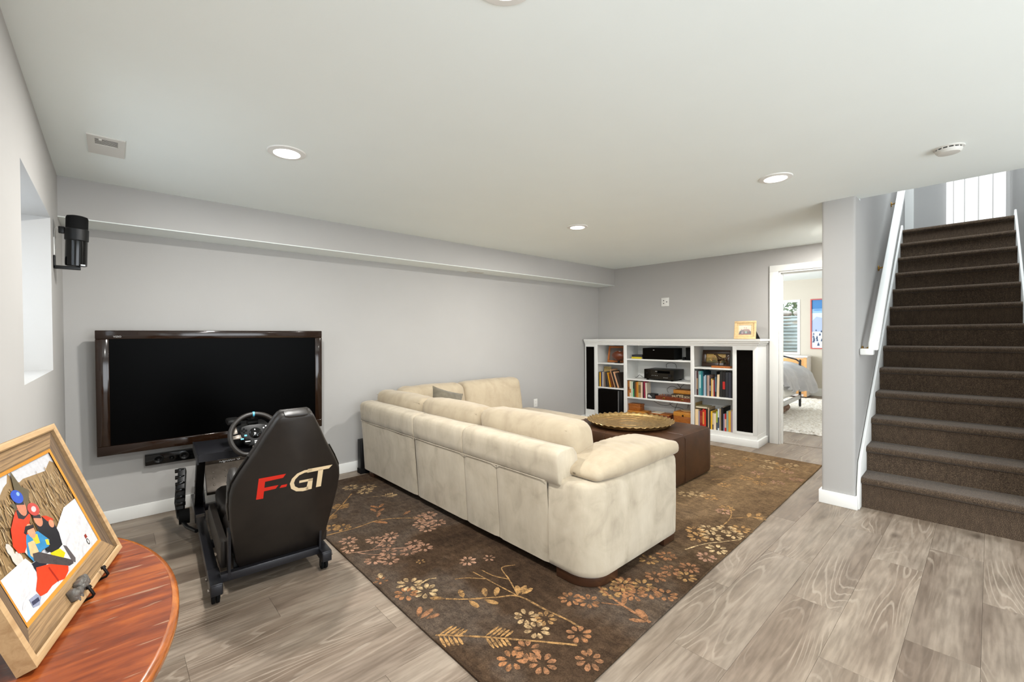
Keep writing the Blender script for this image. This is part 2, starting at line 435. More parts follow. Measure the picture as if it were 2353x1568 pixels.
wood('barn_wood', [(0.26, S(70, 52, 36)), (0.42, S(120, 94, 64)), (0.58, S(154, 124, 86)), (0.74, S(96, 76, 56))], (3, 130, 130), 1.6, 0.7, 0, 0.25, 0.6)
wood('barn_wood_v', [(0.26, S(46, 35, 26)), (0.42, S(80, 63, 47)), (0.58, S(108, 86, 62)), (0.74, S(62, 48, 35))], (130, 3, 130), 1.6, 0.7, 0, 0.25, 0.6)
wood('barn_edge', [(0.3, S(158, 124, 84)), (0.6, S(182, 150, 108)), (0.8, S(134, 98, 60))], (3, 30, 30), 2, 0.65, 0, 0.1, 0.6)
P('gold_fillet', S(190, 128, 40), 0.5)
wood('pine_frame', [(0.3, S(206, 172, 120)), (0.6, S(228, 198, 150)), (0.8, S(214, 180, 126))], (3, 22, 22), 3, 0.5)
wood('cedar', [(0.3, S(128, 68, 22)), (0.55, S(168, 98, 36)), (0.75, S(188, 118, 50))], (3, 20, 26), 3, 0.4)
wood('cedar_gold', [(0.3, S(178, 112, 36)), (0.6, S(208, 142, 58)), (0.8, S(190, 122, 44))], (3, 20, 26), 3, 0.4)
wood('mahogany', [(0.3, S(84, 34, 16)), (0.6, S(124, 56, 26)), (0.8, S(104, 44, 20))], (3, 20, 26), 3, 0.3)
wood('dark_frame', [(0.3, S(36, 20, 10)), (0.6, S(58, 34, 18)), (0.8, S(46, 26, 14))], (3, 20, 26), 3, 0.3)
wood('orange_wood', [(0.3, S(158, 84, 32)), (0.55, S(190, 112, 50)), (0.75, S(126, 62, 24))], (30, 6, 12), 2, 0.4)
NM('football_leather', [(0.3, S(92, 42, 20)), (0.7, S(116, 56, 28))], 40, 0.35, bstr=0.2, bscale=300)
NM('bronze', [(0.3, S(48, 32, 18)), (0.7, S(84, 60, 36))], 24, 0.35, metal=0.6)
P('glass_dark', S(104, 92, 84), 0.08, spec=0.6)
P('book_paper', S(226, 214, 190), 0.9)
P('wire_dark', S(38, 38, 40), 0.5)
P('silver_gray', S(150, 150, 152), 0.35, 0.6)
P('plastic_white', S(232, 231, 226), 0.4)
P('plate_white', S(214, 212, 205), 0.45)
P('slot_dark', S(48, 46, 40), 0.8)
P('iron_black', S(30, 26, 24), 0.4, 0.7)
NM('pewter', [(0.3, S(84, 82, 78)), (0.7, S(120, 116, 110))], 60, 0.5, metal=0.5)
attr_mat('photo_print', 0.25, 90, 0.10)
attr_mat('poster_print', 0.5, 0)
emis('lamp_glow', (1, 0.97, 0.90, 1), 9.0)
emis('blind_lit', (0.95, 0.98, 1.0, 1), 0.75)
NM('duvet', [(0.3, S(164, 164, 167)), (0.7, S(190, 190, 193))], 4, 0.7, sheen=0.2)
wood('dresser_wood', [(0.3, S(206, 150, 92)), (0.6, S(224, 172, 112)), (0.8, S(196, 138, 80))], (20, 3, 20), 3, 0.4)
P('bed_metal', S(74, 74, 76), 0.35, 0.7)
P('bed_rail', S(186, 188, 190), 0.35, 0.5)
NM('shag', [(0.3, S(190, 180, 164)), (0.6, S(230, 226, 218)), (0.8, S(244, 242, 238))], 26, 0.95, bstr=0.8, bscale=50)
NM('fur_brown', [(0.3, S(96, 74, 62)), (0.7, S(150, 122, 106))], 40, 0.95)
NM('well_steel', [(0.3, S(158, 172, 172)), (0.55, S(200, 214, 214)), (0.75, S(178, 160, 136))], 2.2, 0.45, (0.4, 1, 3), metal=0.2)
NM('soil', [(0.3, S(120, 92, 64)), (0.7, S(170, 140, 104))], 9, 0.95)
NM('leaf', [(0.3, S(70, 96, 52)), (0.7, S(128, 150, 92))], 9, 0.7)
NM('stone', [(0.3, S(168, 160, 150)), (0.7, S(214, 208, 200))], 9, 0.8)
def glass_mat():
    m = bpy.data.materials.new('pane_glass'); m.use_nodes = True; MATS['pane_glass'] = m; nt = m.node_tree; nt.nodes.clear()
    o = nt.nodes.new('ShaderNodeOutputMaterial'); mx = nt.nodes.new('ShaderNodeMixShader'); tr = nt.nodes.new('ShaderNodeBsdfTransparent')
    gl = nt.nodes.new('ShaderNodeBsdfGlossy'); gl.inputs['Roughness'].default_value = 0.02
    mx.inputs[0].default_value = 0.06
    nt.links.new(tr.outputs[0], mx.inputs[1]); nt.links.new(gl.outputs[0], mx.inputs[2]); nt.links.new(mx.outputs[0], o.inputs[0])
glass_mat()

# ================================================================== SETTING
XL, YT, ZC = -0.25, 4.40, 2.435
TH = math.atan(0.0558); OB = Vector((5.70, 1.865, 0))
UX = Vector((-math.sin(TH), math.cos(TH), 0)); VX = Vector((math.cos(TH), math.sin(TH), 0))
def BK(v, u, z=0.0): return OB+VX*v+UX*u+Vector((0, 0, z))
BKM = Matrix.Translation(OB) @ Matrix.Rotation(TH, 4, 'Z')      # local x = into the right wall, y = along it
SK = 0.02
def sy(x): return SK*(x-4.37)

# --- floors: every plank its own piece
FL = struct('floor', bx(-0.40, 6.28, -3.15, 4.55, -0.05, -0.007), 'plank_gap', 'grey-brown oak plank floor of the basement room')
PW = 0.2325
def plank_mesh(L, w, cache={}):
    k = (round(L, 3), round(w, 3))
    if k not in cache:
        me = bpy.data.meshes.new('plank'); g = 0.0004; c = 0.0009
        x0, x1, y0, y1 = g, L-g, g, w-g
        v = [(x0,y0,-.007),(x1,y0,-.007),(x1,y1,-.007),(x0,y1,-.007),(x0,y0,-c*.6),(x1,y0,-c*.6),(x1,y1,-c*.6),(x0,y1,-c*.6),
             (x0+c,y0+c,0),(x1-c,y0+c,0),(x1-c,y1-c,0),(x0+c,y1-c,0)]
        me.from_pydata(v, [], [(0,1,5,4),(1,2,6,5),(2,3,7,6),(3,0,4,7),(4,5,9,8),(5,6,10,9),(6,7,11,10),(7,4,8,11),(8,9,10,11)])
        me.materials.append(MATS['oak_plank']); cache[k] = me
    return cache[k]
def lay(parent, xa, xb, ya, yb, M=None, seeds={}):
    y = ya; row = 0
    offs = [0.0, 0.42, 0.83, 0.21, 0.64, 1.03, 0.37]
    while y < yb-0.01:
        w = min(PW, yb-y); x = xa-1.22+offs[row % 7]+0.05*random.random()
        while x < xb:
            a, b = max(x, xa), min(x+1.22, xb)
            if b-a > 0.03:
                o = link('plank', plank_mesh(b-a, w), parent)
                p = Vector((a, y, 0))
                if M:
                    q = M @ p; o.location = q; o.rotation_euler = (0, 0, TH)
                else: o.location = p
            x += 1.22
        y += PW; row += 1
lay(FL, XL, 6.24, -3.05+0.05, YT)
FB = struct('floor', MB().box(0.595, 5.9, -1.0, 3.2, -0.05, -0.007, BKM), 'plank_gap', 'pale oak plank floor of the bedroom beyond the doorway')
lay(FB, 0.60, 5.85, -0.96, 0.90, BKM)
struct('trim_threshold', MB().box(0.50, 0.60, -0.93, -0.08, -0.004, 0.004, BKM), 'oak_plank', 'thin oak threshold strip in the bedroom doorway')

# --- main room walls
wl = MB()
NY0, NY1, NZ0, NZ1 = 2.50, 3.62, 1.195, 2.065
for a in ((-3.1, -2.4, 0, ZC), (-2.4, 0.4, 0, .70), (-2.4, 0.4, 2.0, ZC), (0.4, NY0, 0, ZC), (NY1, YT+0.15, 0, ZC), (NY0, NY1, 0, NZ0), (NY0, NY1, NZ1, ZC)):
    wl.box(XL-0.34, XL, a[0], a[1], a[2], a[3])
WL = struct('wall_left', wl, 'wall_paint', 'light grey left wall with a deep window recess')
win = thing('window_1', 'white framed window set at the back of the deep wall recess', 'window', (XL-0.32, 3.06, 1.20)); win['kind'] = 'structure'
fm = MB()
for a in ((-.56,.56,0,.05),(-.56,.56,.81,.86),(-.56,-.50,.05,.81),(.50,.56,.05,.81),(-.02,.02,.05,.81)): fm.box(-.02,.02,a[0],a[1],a[2],a[3])
fm.build('window_frame', 'trim_white', win, bevel=0.003)
for a in ((-.50,-.02),(.02,.50)): bx(-.004,.004,a[0],a[1],.05,.81).build('pane', 'pane_glass', win)
win = thing('added_window_3', 'added unseen window around the fill light in the left wall behind the viewer', 'window', (XL-0.30, -1.0, .70)); win['kind'] = 'structure'  # unseen window, added to house the left fill light
fm = MB()
for a in ((-1.4,1.4,0,.05),(-1.4,1.4,1.25,1.30),(-1.4,-1.35,.05,1.25),(1.35,1.4,.05,1.25),(-.02,.02,.05,1.25)): fm.box(-.02,.02,a[0],a[1],a[2],a[3])
fm.build('window_frame', 'trim_white', win, bevel=0.003)
struct('wall_back', bx(XL-0.34, 6.25, YT, YT+0.15, 0, ZC), 'wall_paint', 'light grey wall behind the television and the sofa')
sof = struct('wall_soffit', bx(XL, 6.02, 4.09, YT, 2.174, ZC), 'wall_paint', 'grey boxed soffit running along the top of the television wall')
bx(XL, 6.02, 4.0905, YT, 2.168, 2.174).build('soffit_underside', 'ceiling_paint', sof)
DU0, DU1, DZ = -0.90, -0.112, 2.148
wr = MB()
wr.box(0.41, 0.54, DU1, 2.75, 0, 2.62, BKM).box(0.41, 0.54, DU0, DU1, DZ, 2.62, BKM).box(0.41, 0.54, -1.05, DU0, 0, 2.62, BKM)
struct('wall_right', wr, 'wall_paint', 'grey far wall with the bookcase and the bedroom doorway')
ws = MB().prism([(4.25, 0.705), (7.35, 0.705+sy(7.35)), (7.35, 0.93+sy(7.35)), (4.25, 0.925)], 'z', 0, 5.1)
struct('wall_stair_left', ws, 'wall_paint', 'grey wall end beside the carpeted stairs', bevel=0.018, seg=3)
wsr = MB().prism([(4.37, -0.25), (8.62, -0.25+sy(8.62)), (8.62, -0.37+sy(8.62)), (4.37, -0.37)], 'z', 0, 5.1)
struct('wall_stair_right', wsr, 'wall_paint', 'pale grey wall on the far right of the stairs')
struct('wall_near', bx(4.37, 4.49, -3.1, -0.37, 0, ZC), 'wall_paint', 'grey room wall right of the stairs')
rear = MB()
RX0, RX1, RZ1 = 0.05, 3.75, 2.14
rear.box(XL-.34, RX0, -3.17, -3.05, 0, ZC).box(RX1, 4.49, -3.17, -3.05, 0, ZC).box(RX0, RX1, -3.17, -3.05, RZ1, ZC)
gd_ = thing('added_glazed_doors', 'added unseen white framed doors around the fill light in the rear wall', 'glazed doors', (1.9, -3.11, 0)); gd_['kind'] = 'structure'  # unseen doors, added to house the rear fill light
fm = MB()
for a in ((-1.85,-1.78,0,2.14),(1.78,1.85,0,2.14),(-.035,.035,0,2.14),(-1.78,-.035,0,.06),(.035,1.78,0,.06),(-1.78,-.035,2.08,2.14),(.035,1.78,2.08,2.14)): fm.box(a[0],a[1],-.025,.025,a[2],a[3])
fm.build('door_frame', 'trim_white', gd_, bevel=0.003)
struct('wall_rear', rear, 'wall_paint', 'grey rear wall with an opening for the added glazed doors')
struct('ceiling', MB().prism([(-.59,-3.17),(4.37,-3.17),(4.37,0.705),(6.22,0.80),(6.22,4.55),(-.59,4.55)], 'z', ZC, 2.655), 'ceiling_paint', 'smooth off-white ceiling with recessed lights')
# --- upstairs hall seen over the top step
struct('floor_upper', MB().prism([(7.34,-0.30),(8.7,-0.30),(8.7,2.1),(7.34,2.1)], 'z', 2.45, 2.645), 'stair_carpet', 'dark carpet of the upper landing')
uw = MB().box(8.5, 8.62, -0.4, 2.2, 2.45, 5.1).box(7.23, 8.62, 2.0, 2.12, 2.45, 5.1).box(7.23, 7.35, 0.9, 2.1, 2.45, 5.1).box(4.25, 4.37, -0.4, 0.8, 2.436, 5.1)
struct('wall_upper', uw, 'wall_paint', 'grey walls of the upstairs hall above the stairs')
struct('ceiling_upper', MB().box(4.2, 5.45, -.4, 2.2, 5.1, 5.2).box(6.75, 8.7, -.4, 2.2, 5.1, 5.2).box(5.45, 6.75, -.4, -.12, 5.1, 5.2).box(5.45, 6.75, .62, 2.2, 5.1, 5.2), 'ceiling_paint', 'white ceiling of the upstairs hall')  # skylight gap cut for the added stairwell light
cas = MB().box(8.475, 8.5, 0.745, 0.845, 2.645, 4.75)
struct('trim_1', cas, 'trim_white', 'white door casing on the upstairs landing wall', bevel=0.004)
bl = thing('panel_blind', 'bright white vertical panel blind over daylit glass at the stair top', 'blind', (8.47, 0.15, 2.66))
for i, (a, b_) in enumerate(((0.27, 0.195), (0.195, 0.09), (0.09, -0.038), (-0.038, -0.166), (-0.166, -0.284))):
    bx(-0.004-0.006*(i % 2), 0.004-0.006*(i % 2), b_+.006, a-.006, 0, 2.05).build('blind_panel', 'blind_lit', bl)
bx(-0.03, 0.03, -0.30, 0.29, 2.05, 2.10).build('head_rail', 'trim_white', bl)
# --- bedroom shell
bw = MB()
VB = 5.8
bw.box(VB, VB+.14, -1.05, 0.706, 0, 2.62, BKM).box(VB, VB+.14, 1.66, 3.35, 0, 2.62, BKM).box(VB, VB+.14, 0.706, 1.66, 0, 0.90, BKM).box(VB, VB+.14, 0.706, 1.66, 2.15, 2.62, BKM)
struct('wall_bedroom_far', bw, 'bed_wall_paint', 'warm beige far wall of the bedroom')
struct('wall_bedroom_side', MB().box(0.54, VB, -1.08, -0.97, 0, 2.62, BKM).box(0.54, 1.5, 3.25, 3.35, 0, 2.62, BKM).box(4.4, VB, 3.25, 3.35, 0, 2.62, BKM).box(1.5, 4.4, 3.25, 3.35, 0, .75, BKM).box(1.5, 4.4, 3.25, 3.35, 2.40, 2.62, BKM), 'bed_wall_paint', 'beige side walls of the bedroom')  # side opening cut for the added bedroom light
struct('ceiling_bedroom', MB().box(0.41, VB+.14, -1.08, 3.35, 2.59, 2.66, BKM), 'ceiling_paint', 'white ceiling of the bedroom')
struct('baseboard_bedroom', MB().box(VB-.016, VB, -0.97, 3.25, 0, 0.17, BKM), 'trim_white', 'white baseboard of the bedroom')
# --- baseboards of the main room
def bb(mb, name, label): return struct(name, mb, 'trim_white', label, bevel=0.004)
bb(bx(XL, 6.02, YT-0.015, YT, 0, 0.10), 'baseboard_back', 'white baseboard under the television wall')
bb(bx(XL, XL+0.015, -3.05, YT-0.015, 0, 0.10), 'baseboard_left', 'white baseboard of the left wall')
bb(MB().prism([(4.234,0.689),(4.30,0.689),(4.30,0.705),(4.2505,0.705),(4.2505,0.925),(6.1,0.96),(6.1,0.976),(4.234,0.941)], 'z', 0, 0.105), 'baseboard_right', 'white baseboard wrapping the wall end by the stairs')
bb(bx(4.354, 4.37, -3.05, -0.37, 0, 0.10), 'baseboard_near', 'white baseboard right of the stairs')
# --- bedroom door casing and jambs
d = thing('door_1', 'white cased doorway opening to the bedroom', 'doorway', BK(0.41, -0.5, 0), TH); d['kind'] = 'structure'
cu = MB()
cu.box(-0.018, 0, 0.388, 0.486, 0, DZ+0.0).box(-0.018, 0, -0.486, -0.402, 0, DZ).box(-0.018, 0, -0.486, 0.486, DZ, DZ+0.078)
cu.build('casing', 'trim_white', d, bevel=0.004)
MB().box(0, 0.15, 0.37, 0.388, 0, DZ).box(0, 0.15, -0.402, -0.384, 0, DZ).box(0, 0.15, -0.402, 0.388, DZ-0.018, DZ).build('jamb', 'trim_white', d, bevel=0.002)
MB().box(0.05, 0.09, 0.358, 0.37, 0, DZ-.018).box(0.05, 0.09, -.384, 0.37, DZ-0.03, DZ-.018).build('door_stop', 'trim_white', d)

# --- stairs
ST = thing('staircase', 'dark brown carpeted staircase rising to the right', 'stairs', (4.37, 0.0, 0), math.atan(SK))
RISE, RUN, Z1 = 0.2015, 0.246, 0.24
def step_mesh(k):
    z1 = Z1+RISE*k; z0 = 0 if k == 0 else z1-RISE
    prof = [(0.0, z0-0.0), (0.0, z1-0.052)]
    for t in range(0, 9):
        a = -PI/2-(-PI)*t/8*1.0
        prof.append((-0.004-0.030*math.cos(a), z1-0.026+0.026*math.sin(a)))
    prof += [(RUN+0.03 if k < 12 else 0.12, z1), (RUN+0.03 if k < 12 else 0.12, z0)]
    return MB().prism(prof, 'y', -0.231, 0.683, Matrix.Translation((RUN*k, 0, 0)))
for k in range(13): step_mesh(k).build('step', 'stair_carpet', ST, smooth=True, angle=30)
def skirt(y0, y1, x0):
    f = lambda x: Z1+RISE*x/RUN
    up = 0.15
    poly = [(x0, 0), (x0, f(-0.02)-0.06), (-0.03, f(-0.03)+up-0.01), (12*RUN+0.02, f(12*RUN+0.02)+up-0.10), (12*RUN+0.10, f(12*RUN)+0.03), (12*RUN+0.10, f(12*RUN)-0.4), (0.3, 0)]
    return MB().prism(poly, 'y', y0, y1)
skirt(0.684, 0.703, -0.085).build('skirt_board', 'trim_white', ST, bevel=0.003)
skirt(-0.249, -0.232, -0.0).build('skirt_board', 'trim_white', ST, bevel=0.003)
hr = thing('handrail', 'white painted flat handrail fixed to the stair wall with brass brackets', 'handrail', (4.37, 0.0, 0), math.atan(SK))
sl = 0.84
rp = [(0.09, 1.235), (2.45, 1.235+sl*2.36)]
th_ = 0.046
MB().prism([(rp[0][0], rp[0][1]), (rp[1][0], rp[1][1]), (rp[1][0], rp[1][1]+th_*1.3), (rp[0][0], rp[0][1]+th_*1.3)], 'y', 0.592, 0.656).build('rail', 'trim_white', hr, bevel=0.008, seg=3)
MB().box(0.045, 0.13, 0.62, 0.704, 1.20, 1.25).build('rail_return', 'trim_white', hr, bevel=0.008, seg=3)
for xx in (0.16, 1.05, 2.0):
    zz = 1.235+sl*(xx-0.09)
    b_ = MB().tube([(xx, 0.70, zz-0.05), (xx, 0.675, zz-0.045), (xx, 0.64, zz-0.02), (xx, 0.635, zz+0.005)], 0.007, 8)
    b_.cyl((xx, 0.704, zz-0.05), (xx, 0.696, zz-0.05), 0.026).build('bracket', 'brass', hr, smooth=True)

# ================================================================== CEILING FITTINGS
def downlight(x, y, label, power):
    t = thing('recessed_light', label, 'ceiling light', (x, y, ZC), 0, 'round recessed ceiling lights')
    MB().lathe([(0.068, -0.004), (0.070, -0.010), (0.098, -0.006), (0.101, 0.0)], seg=40).build('trim_ring', 'plastic_white', t, smooth=True)
    MB().lathe([(0.0, -0.0075), (0.04, -0.0075), (0.068, -0.006)], seg=40).build('lens', 'lamp_glow', t, smooth=True)
    l = bpy.data.lights.new('bulb', 'AREA'); l.shape = 'DISK'; l.size = 0.13; l.energy = power; l.color = (1.0, 0.98, 0.945)
    o = bpy.data.objects.new('bulb', l); COL.objects.link(o); o.parent = t; o.location = (0, 0, -0.013)
downlight(0.755, 2.73, 'round lit recessed light nearest the television', 36)
downlight(3.375, 2.73, 'round lit recessed light above the bookcase side of the sofa', 40)
downlight(3.345, 0.99, 'round lit recessed light near the stair wall', 8)
downlight(0.88, 0.98, 'round lit recessed light at the very top edge of the picture', 34)
downlight(5.45, 1.02, 'added round recessed light hidden in the passage behind the stair wall', 38)  # added out of view to brighten the far ceiling and bookcase
downlight(0.88, -1.2, 'added unseen recessed light behind the viewer near the left wall', 30)  # added behind the camera as fill
downlight(3.345, -1.2, 'added unseen recessed light behind the viewer near the right wall', 10)  # second added fill light behind the camera

v = thing('ceiling_vent', 'white rectangular ceiling air register near the left wall', 'vent', (-0.008, 3.295, ZC))
fr = MB()
for a in ((-.074,.074,-.15,-.105),(-.074,.074,.105,.15),(-.074,-.03,-.105,.105),(-.0,.074,-.105,.105)):
    pass
# plate around a grille opening that sits towards the viewer
fr = MB().box(-.076,.076,-.150,-.112,-.006,0).box(-.076,.076,-.015,.150,-.006,0).box(-.076,-.046,-.112,-.015,-.006,0).box(.046,.076,-.112,-.015,-.006,0)
fr.build('faceplate', 'plate_white', v)
bx(-.046,.046,-.112,-.015,-.0012,-.0004).build('duct', 'slot_dark', v)
for i in range(8):
    y = -0.106+i*0.0125
    bx(-.046,.046,y,y+.0045,-.0030,-.0022).build('slat', 'plate_white', v)
bx(-.030,-.018,-.114,-.095,-.010,-.004).build('lever', 'plastic_white', v)
v = thing('soffit_vent', 'small metal air vent in the soffit underside', 'vent', (3.34, 4.31, 2.168))
MB().box(-.11,.11,-.04,-.03,-.004,0).box(-.11,.11,.03,.04,-.004,0).box(-.11,-.09,-.03,.03,-.004,0).box(.09,.11,-.03,.03,-.004,0).build('faceplate', 'plate_white', v)
bx(-.09,.09,-.03,.03,-.002,0).build('duct', 'slot_dark', v)
for i in range(5): bx(-.09,.09,-.026+i*.012,-.020+i*.012,-.004,-.002).build('slat', 'plate_white', v)
v = thing('smoke_detector', 'round white smoke detector on the ceiling near the stairs', 'smoke detector', (3.56, 0.165, ZC))
MB().lathe([(0.0,-.036),(.03,-.036),(.048,-.033),(.056,-.024),(.058,-.014)], seg=40).build('cover', 'plate_white', v, smooth=True)
MB().lathe([(.050,-.014),(.050,-.008)], seg=40).build('vent_gap', 'slot_dark', v)
MB().lathe([(.058,-.008),(.066,-.006),(.067,0)], seg=40).build('base_ring', 'plate_white', v, smooth=True)
for i in range(14):
    a = 2*PI*i/14
    MB().cyl((.055*math.cos(a),.055*math.sin(a),-.015),(.055*math.cos(a),.055*math.sin(a),-.007),.004,seg=6).build('rib', 'plate_white', v)

# wall plates
def plate(name, label, cat, loc, rotz, w=0.072, h=0.116, holes=((0,0.02),(0,-0.02))):
    t = thing(name, label, cat, loc, rotz)
    bx(-0.006, 0, -w/2, w/2, -h/2, h/2).build('cover_plate', 'plastic_white', t, bevel=0.002)
    for hy, hz in holes: bx(-0.0075, -0.0055, hy-.008, hy+.008, hz-.006, hz+.006).build('socket', 'slot_dark' if hy else 'plate_white', t)
    return t
plate('wall_plate', 'square white wall plate above the bookcase', 'wall plate', BK(0.41, 1.355, 1.857), TH, 0.118, 0.125, ((0.022, -0.02), (0.022, 0.02), (-0.025, 0.0)))
plate('wall_outlet', 'white wall outlet low on the wall behind the chaise', 'outlet', (4.47, YT, 0.41), PI/2)
plate('speaker_plate', 'white wall plate behind the left wall speaker', 'wall plate', (XL, 3.80, 1.925), PI, 0.07, 0.115, ((0.0, 0.0),))

# ================================================================== RUG
RUGZ = 0.010
rugc = [(1.055, 1.05), (5.40, 1.175), (5.46, 4.22), (1.06, 4.17)]
RUG = thing('area_rug', 'large brown rug with tan flowers and branches under the sofa', 'rug', (3.2, 2.6, 0))
RM = Matrix.Translation((-3.2, -2.6, 0))
def rug_pt(s, t):
    a = Vector(rugc[0]).lerp(Vector(rugc[1]), s); b_ = Vector(rugc[3]).lerp(Vector(rugc[2]), s); p = a.lerp(b_, t)
    w = 0.006*noise.noise(Vector((p.x*1.7, p.y*1.7, 0)))
    return (p.x+w, p.y+w, RUGZ)
rm = MB().grid(rug_pt, 60, 44)
n0 = len(rm.v)
rim = [rug_pt(i/60, 0) for i in range(61)]+[rug_pt(1, j/44) for j in range(1, 45)]+[rug_pt(1-i/60, 1) for i in range(1, 61)]+[rug_pt(0, 1-j/44) for j in range(1, 44)]
k0 = len(rm.v); rm.v += [(p[0], p[1], RUGZ) for p in rim]+[(p[0], p[1], 0.0015) for p in rim]; nr = len(rim)
rm.f += [(k0+i, k0+(i+1) % nr, k0+nr+(i+1) % nr, k0+nr+i) for i in range(nr)]
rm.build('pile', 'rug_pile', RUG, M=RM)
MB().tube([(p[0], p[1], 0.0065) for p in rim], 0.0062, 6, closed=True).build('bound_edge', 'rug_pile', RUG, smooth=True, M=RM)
class Motif:
    def __init__(s): s.m = {k: MB() for k in ('gold', 'copper', 'cream', 'rose')}
    def poly(s, k, pts): b_ = s.m[k]; n = len(b_.v); zz = RUGZ+0.0007+random.random()*0.0006; b_.v += [(x, y, zz) for x, y in pts]; b_.f.append(tuple(range(n, n+len(pts))))
    def petal(s, k, x, y, a, l, w): s.poly(k, [(x+math.cos(a)*u*l-math.sin(a)*q*w, y+math.sin(a)*u*l+math.cos(a)*q*w) for u, q in ((0, 0), (.3, .38), (.65, .5), (.95, .28), (1, -.1), (.75, -.45), (.35, -.4))])
    def flower(s, k, x, y, r=0.06, n=8):
        a0 = random.random()*6
        for i in range(n):
            a = a0+2*PI*i/n+random.uniform(-.12, .12); s.petal(k, x+math.cos(a)*r*.32, y+math.sin(a)*r*.32, a, r*random.uniform(.6, .8), r*.42)
    def stem(s, k, pts, w=0.011):
        P_ = [Vector(p) for p in pts]; fine = []
        for i in range(len(P_)-1):
            p0, p1, p2, p3 = P_[max(i-1, 0)], P_[i], P_[i+1], P_[min(i+2, len(P_)-1)]
            for j in range(6):
                t = j/6; fine.append(0.5*((2*p1)+(p2-p0)*t+(2*p0-5*p1+4*p2-p3)*t*t+(3*p1-p0-3*p2+p3)*t**3))
        fine.append(P_[-1])
        for i in range(len(fine)-1):
            a, c = fine[i], fine[i+1]; d_ = (c-a); nn = Vector((-d_.y, d_.x)).normalized()*w*.5*(0.75+0.4*random.random())
            s.poly(k, [tuple(a+nn), tuple(c+nn), tuple(c-nn), tuple(a-nn)])
    def leaf(s, k, x, y, a, l=0.09, w=0.032): s.petal(k, x, y, a, l, w)
    def fern(s, k, x, y, a, n=5, l=0.07):
        for i in range(n):
            px, py = x+math.cos(a)*i*.022, y+math.sin(a)*i*.022
            for sd in (1, -1): s.leaf(k, px, py, a+sd*0.95, l*(1-.08*i), .015)
MO = Motif()
MO.stem('gold', [(1.07,3.07),(1.27,3.05),(1.44,3.06),(1.58,2.98),(1.70,2.86)])
for x, y, a in ((1.46,3.12,.9),(1.50,3.20,.5),(1.50,3.22,1.6),(1.55,3.28,.7),(1.55,3.28,1.9),(1.40,3.06,-.9),(1.44,3.05,-1.3),(1.62,3.02,.4)): MO.leaf('copper', x, y, a)
for x, y in ((1.70,2.88),(1.63,2.69),(1.74,2.72),(1.64,2.79),(1.77,2.89),(1.70,2.80)): MO.flower('rose', x, y, .062)
for x, y in ((1.70,3.8),(1.63,3.72),(1.58,3.9)): MO.flower('cream', x, y, .07)
MO.stem('cream', [(1.62,3.55),(1.75,3.47),(1.80,3.46)]); MO.fern('cream', 1.70, 3.47, .1, 4)
MO.stem('gold', [(1.07,3.22),(1.12,3.29),(1.29,3.46),(1.52,3.74)]); MO.fern('gold', 1.30, 3.47, .9, 5, .09); MO.fern('gold', 1.16, 3.33, .9, 4, .08)
for x, y in ((1.14,3.17),(1.20,3.12)): MO.flower('gold', x, y, .06)
MO.stem('rose', [(1.07,2.73),(1.16,2.68),(1.26,2.63),(1.38,2.54),(1.46,2.52)]); MO.stem('rose', [(1.20,2.66),(1.28,2.70),(1.34,2.76)], .008); MO.stem('rose', [(1.12,2.70),(1.17,2.62),(1.24,2.55)], .008)
for x, y in ((1.15,2.89),(1.11,2.78),(1.28,2.78),(1.32,2.68),(1.39,2.76),(1.16,2.53),(1.23,2.46),(1.27,2.56),(1.45,2.55),(1.37,2.48),(1.47,2.46)): MO.flower('rose', x, y, .058)
for x, y in ((1.19,2.15),(1.22,2.03)): MO.flower('cream', x, y, .068)
MO.stem('cream', [(1.23,2.11),(1.29,2.12),(1.33,2.10)]); MO.flower('copper', 1.13, 2.08, .062)
MO.flower('copper', 1.09, 2.29, .04, 5); MO.leaf('cream', 1.10, 2.31, 1.2, .06)
MO.leaf('copper', 1.08, 1.85, .3, .09, .035); MO.leaf('copper', 1.08, 1.87, .9, .08, .03); MO.leaf('copper', 1.10, 1.83, -.2, .07, .03)
MO.flower('rose', 1.57, 2.13, .055); MO.flower('rose', 1.69, 2.07, .04, 6); MO.flower('gold', 1.36, 2.32, .028, 5)
MO.stem('gold', [(1.59,1.29),(1.59,1.36),(1.57,1.49),(1.55,1.66),(1.46,1.73),(1.33,1.83),(1.26,1.90)], .012)
MO.stem('gold', [(1.55,1.66),(1.62,1.81),(1.67,1.93),(1.75,1.90)], .008); MO.stem('gold', [(1.55,1.66),(1.53,1.90),(1.52,2.01)], .008); MO.stem('gold', [(1.53,1.90),(1.46,1.98),(1.40,2.02)], .007); MO.stem('gold', [(1.62,1.81),(1.58,1.90),(1.57,1.99)], .007)
for x, y, a in ((1.56,1.67,.9),(1.57,1.67,.4),(1.57,1.66,0.0),(1.33,1.84,1.2),(1.42,1.77,1.0),(1.40,1.76,-1.2),(1.34,1.81,-1.6),(1.46,1.74,.7),(1.26,1.90,2.3)): MO.leaf('gold', x, y, a, .085, .034)
for x, y in ((1.46,1.51),(1.43,1.41)): MO.flower('cream', x, y, .062)
MO.flower('gold', 1.52, 1.44, .055)
MO.stem('gold', [(1.07,1.70),(1.14,1.63),(1.25,1.51),(1.36,1.38),(1.49,1.22)], .012); MO.fern('gold', 1.08, 1.69, -.85, 5, .09); MO.fern('gold', 1.23, 1.54, -.85, 5, .09)
for x, y in ((1.22,1.35),(1.30,1.25),(1.31,1.35),(1.55,1.26),(1.46,1.13)): MO.flower('copper', x, y, .062)
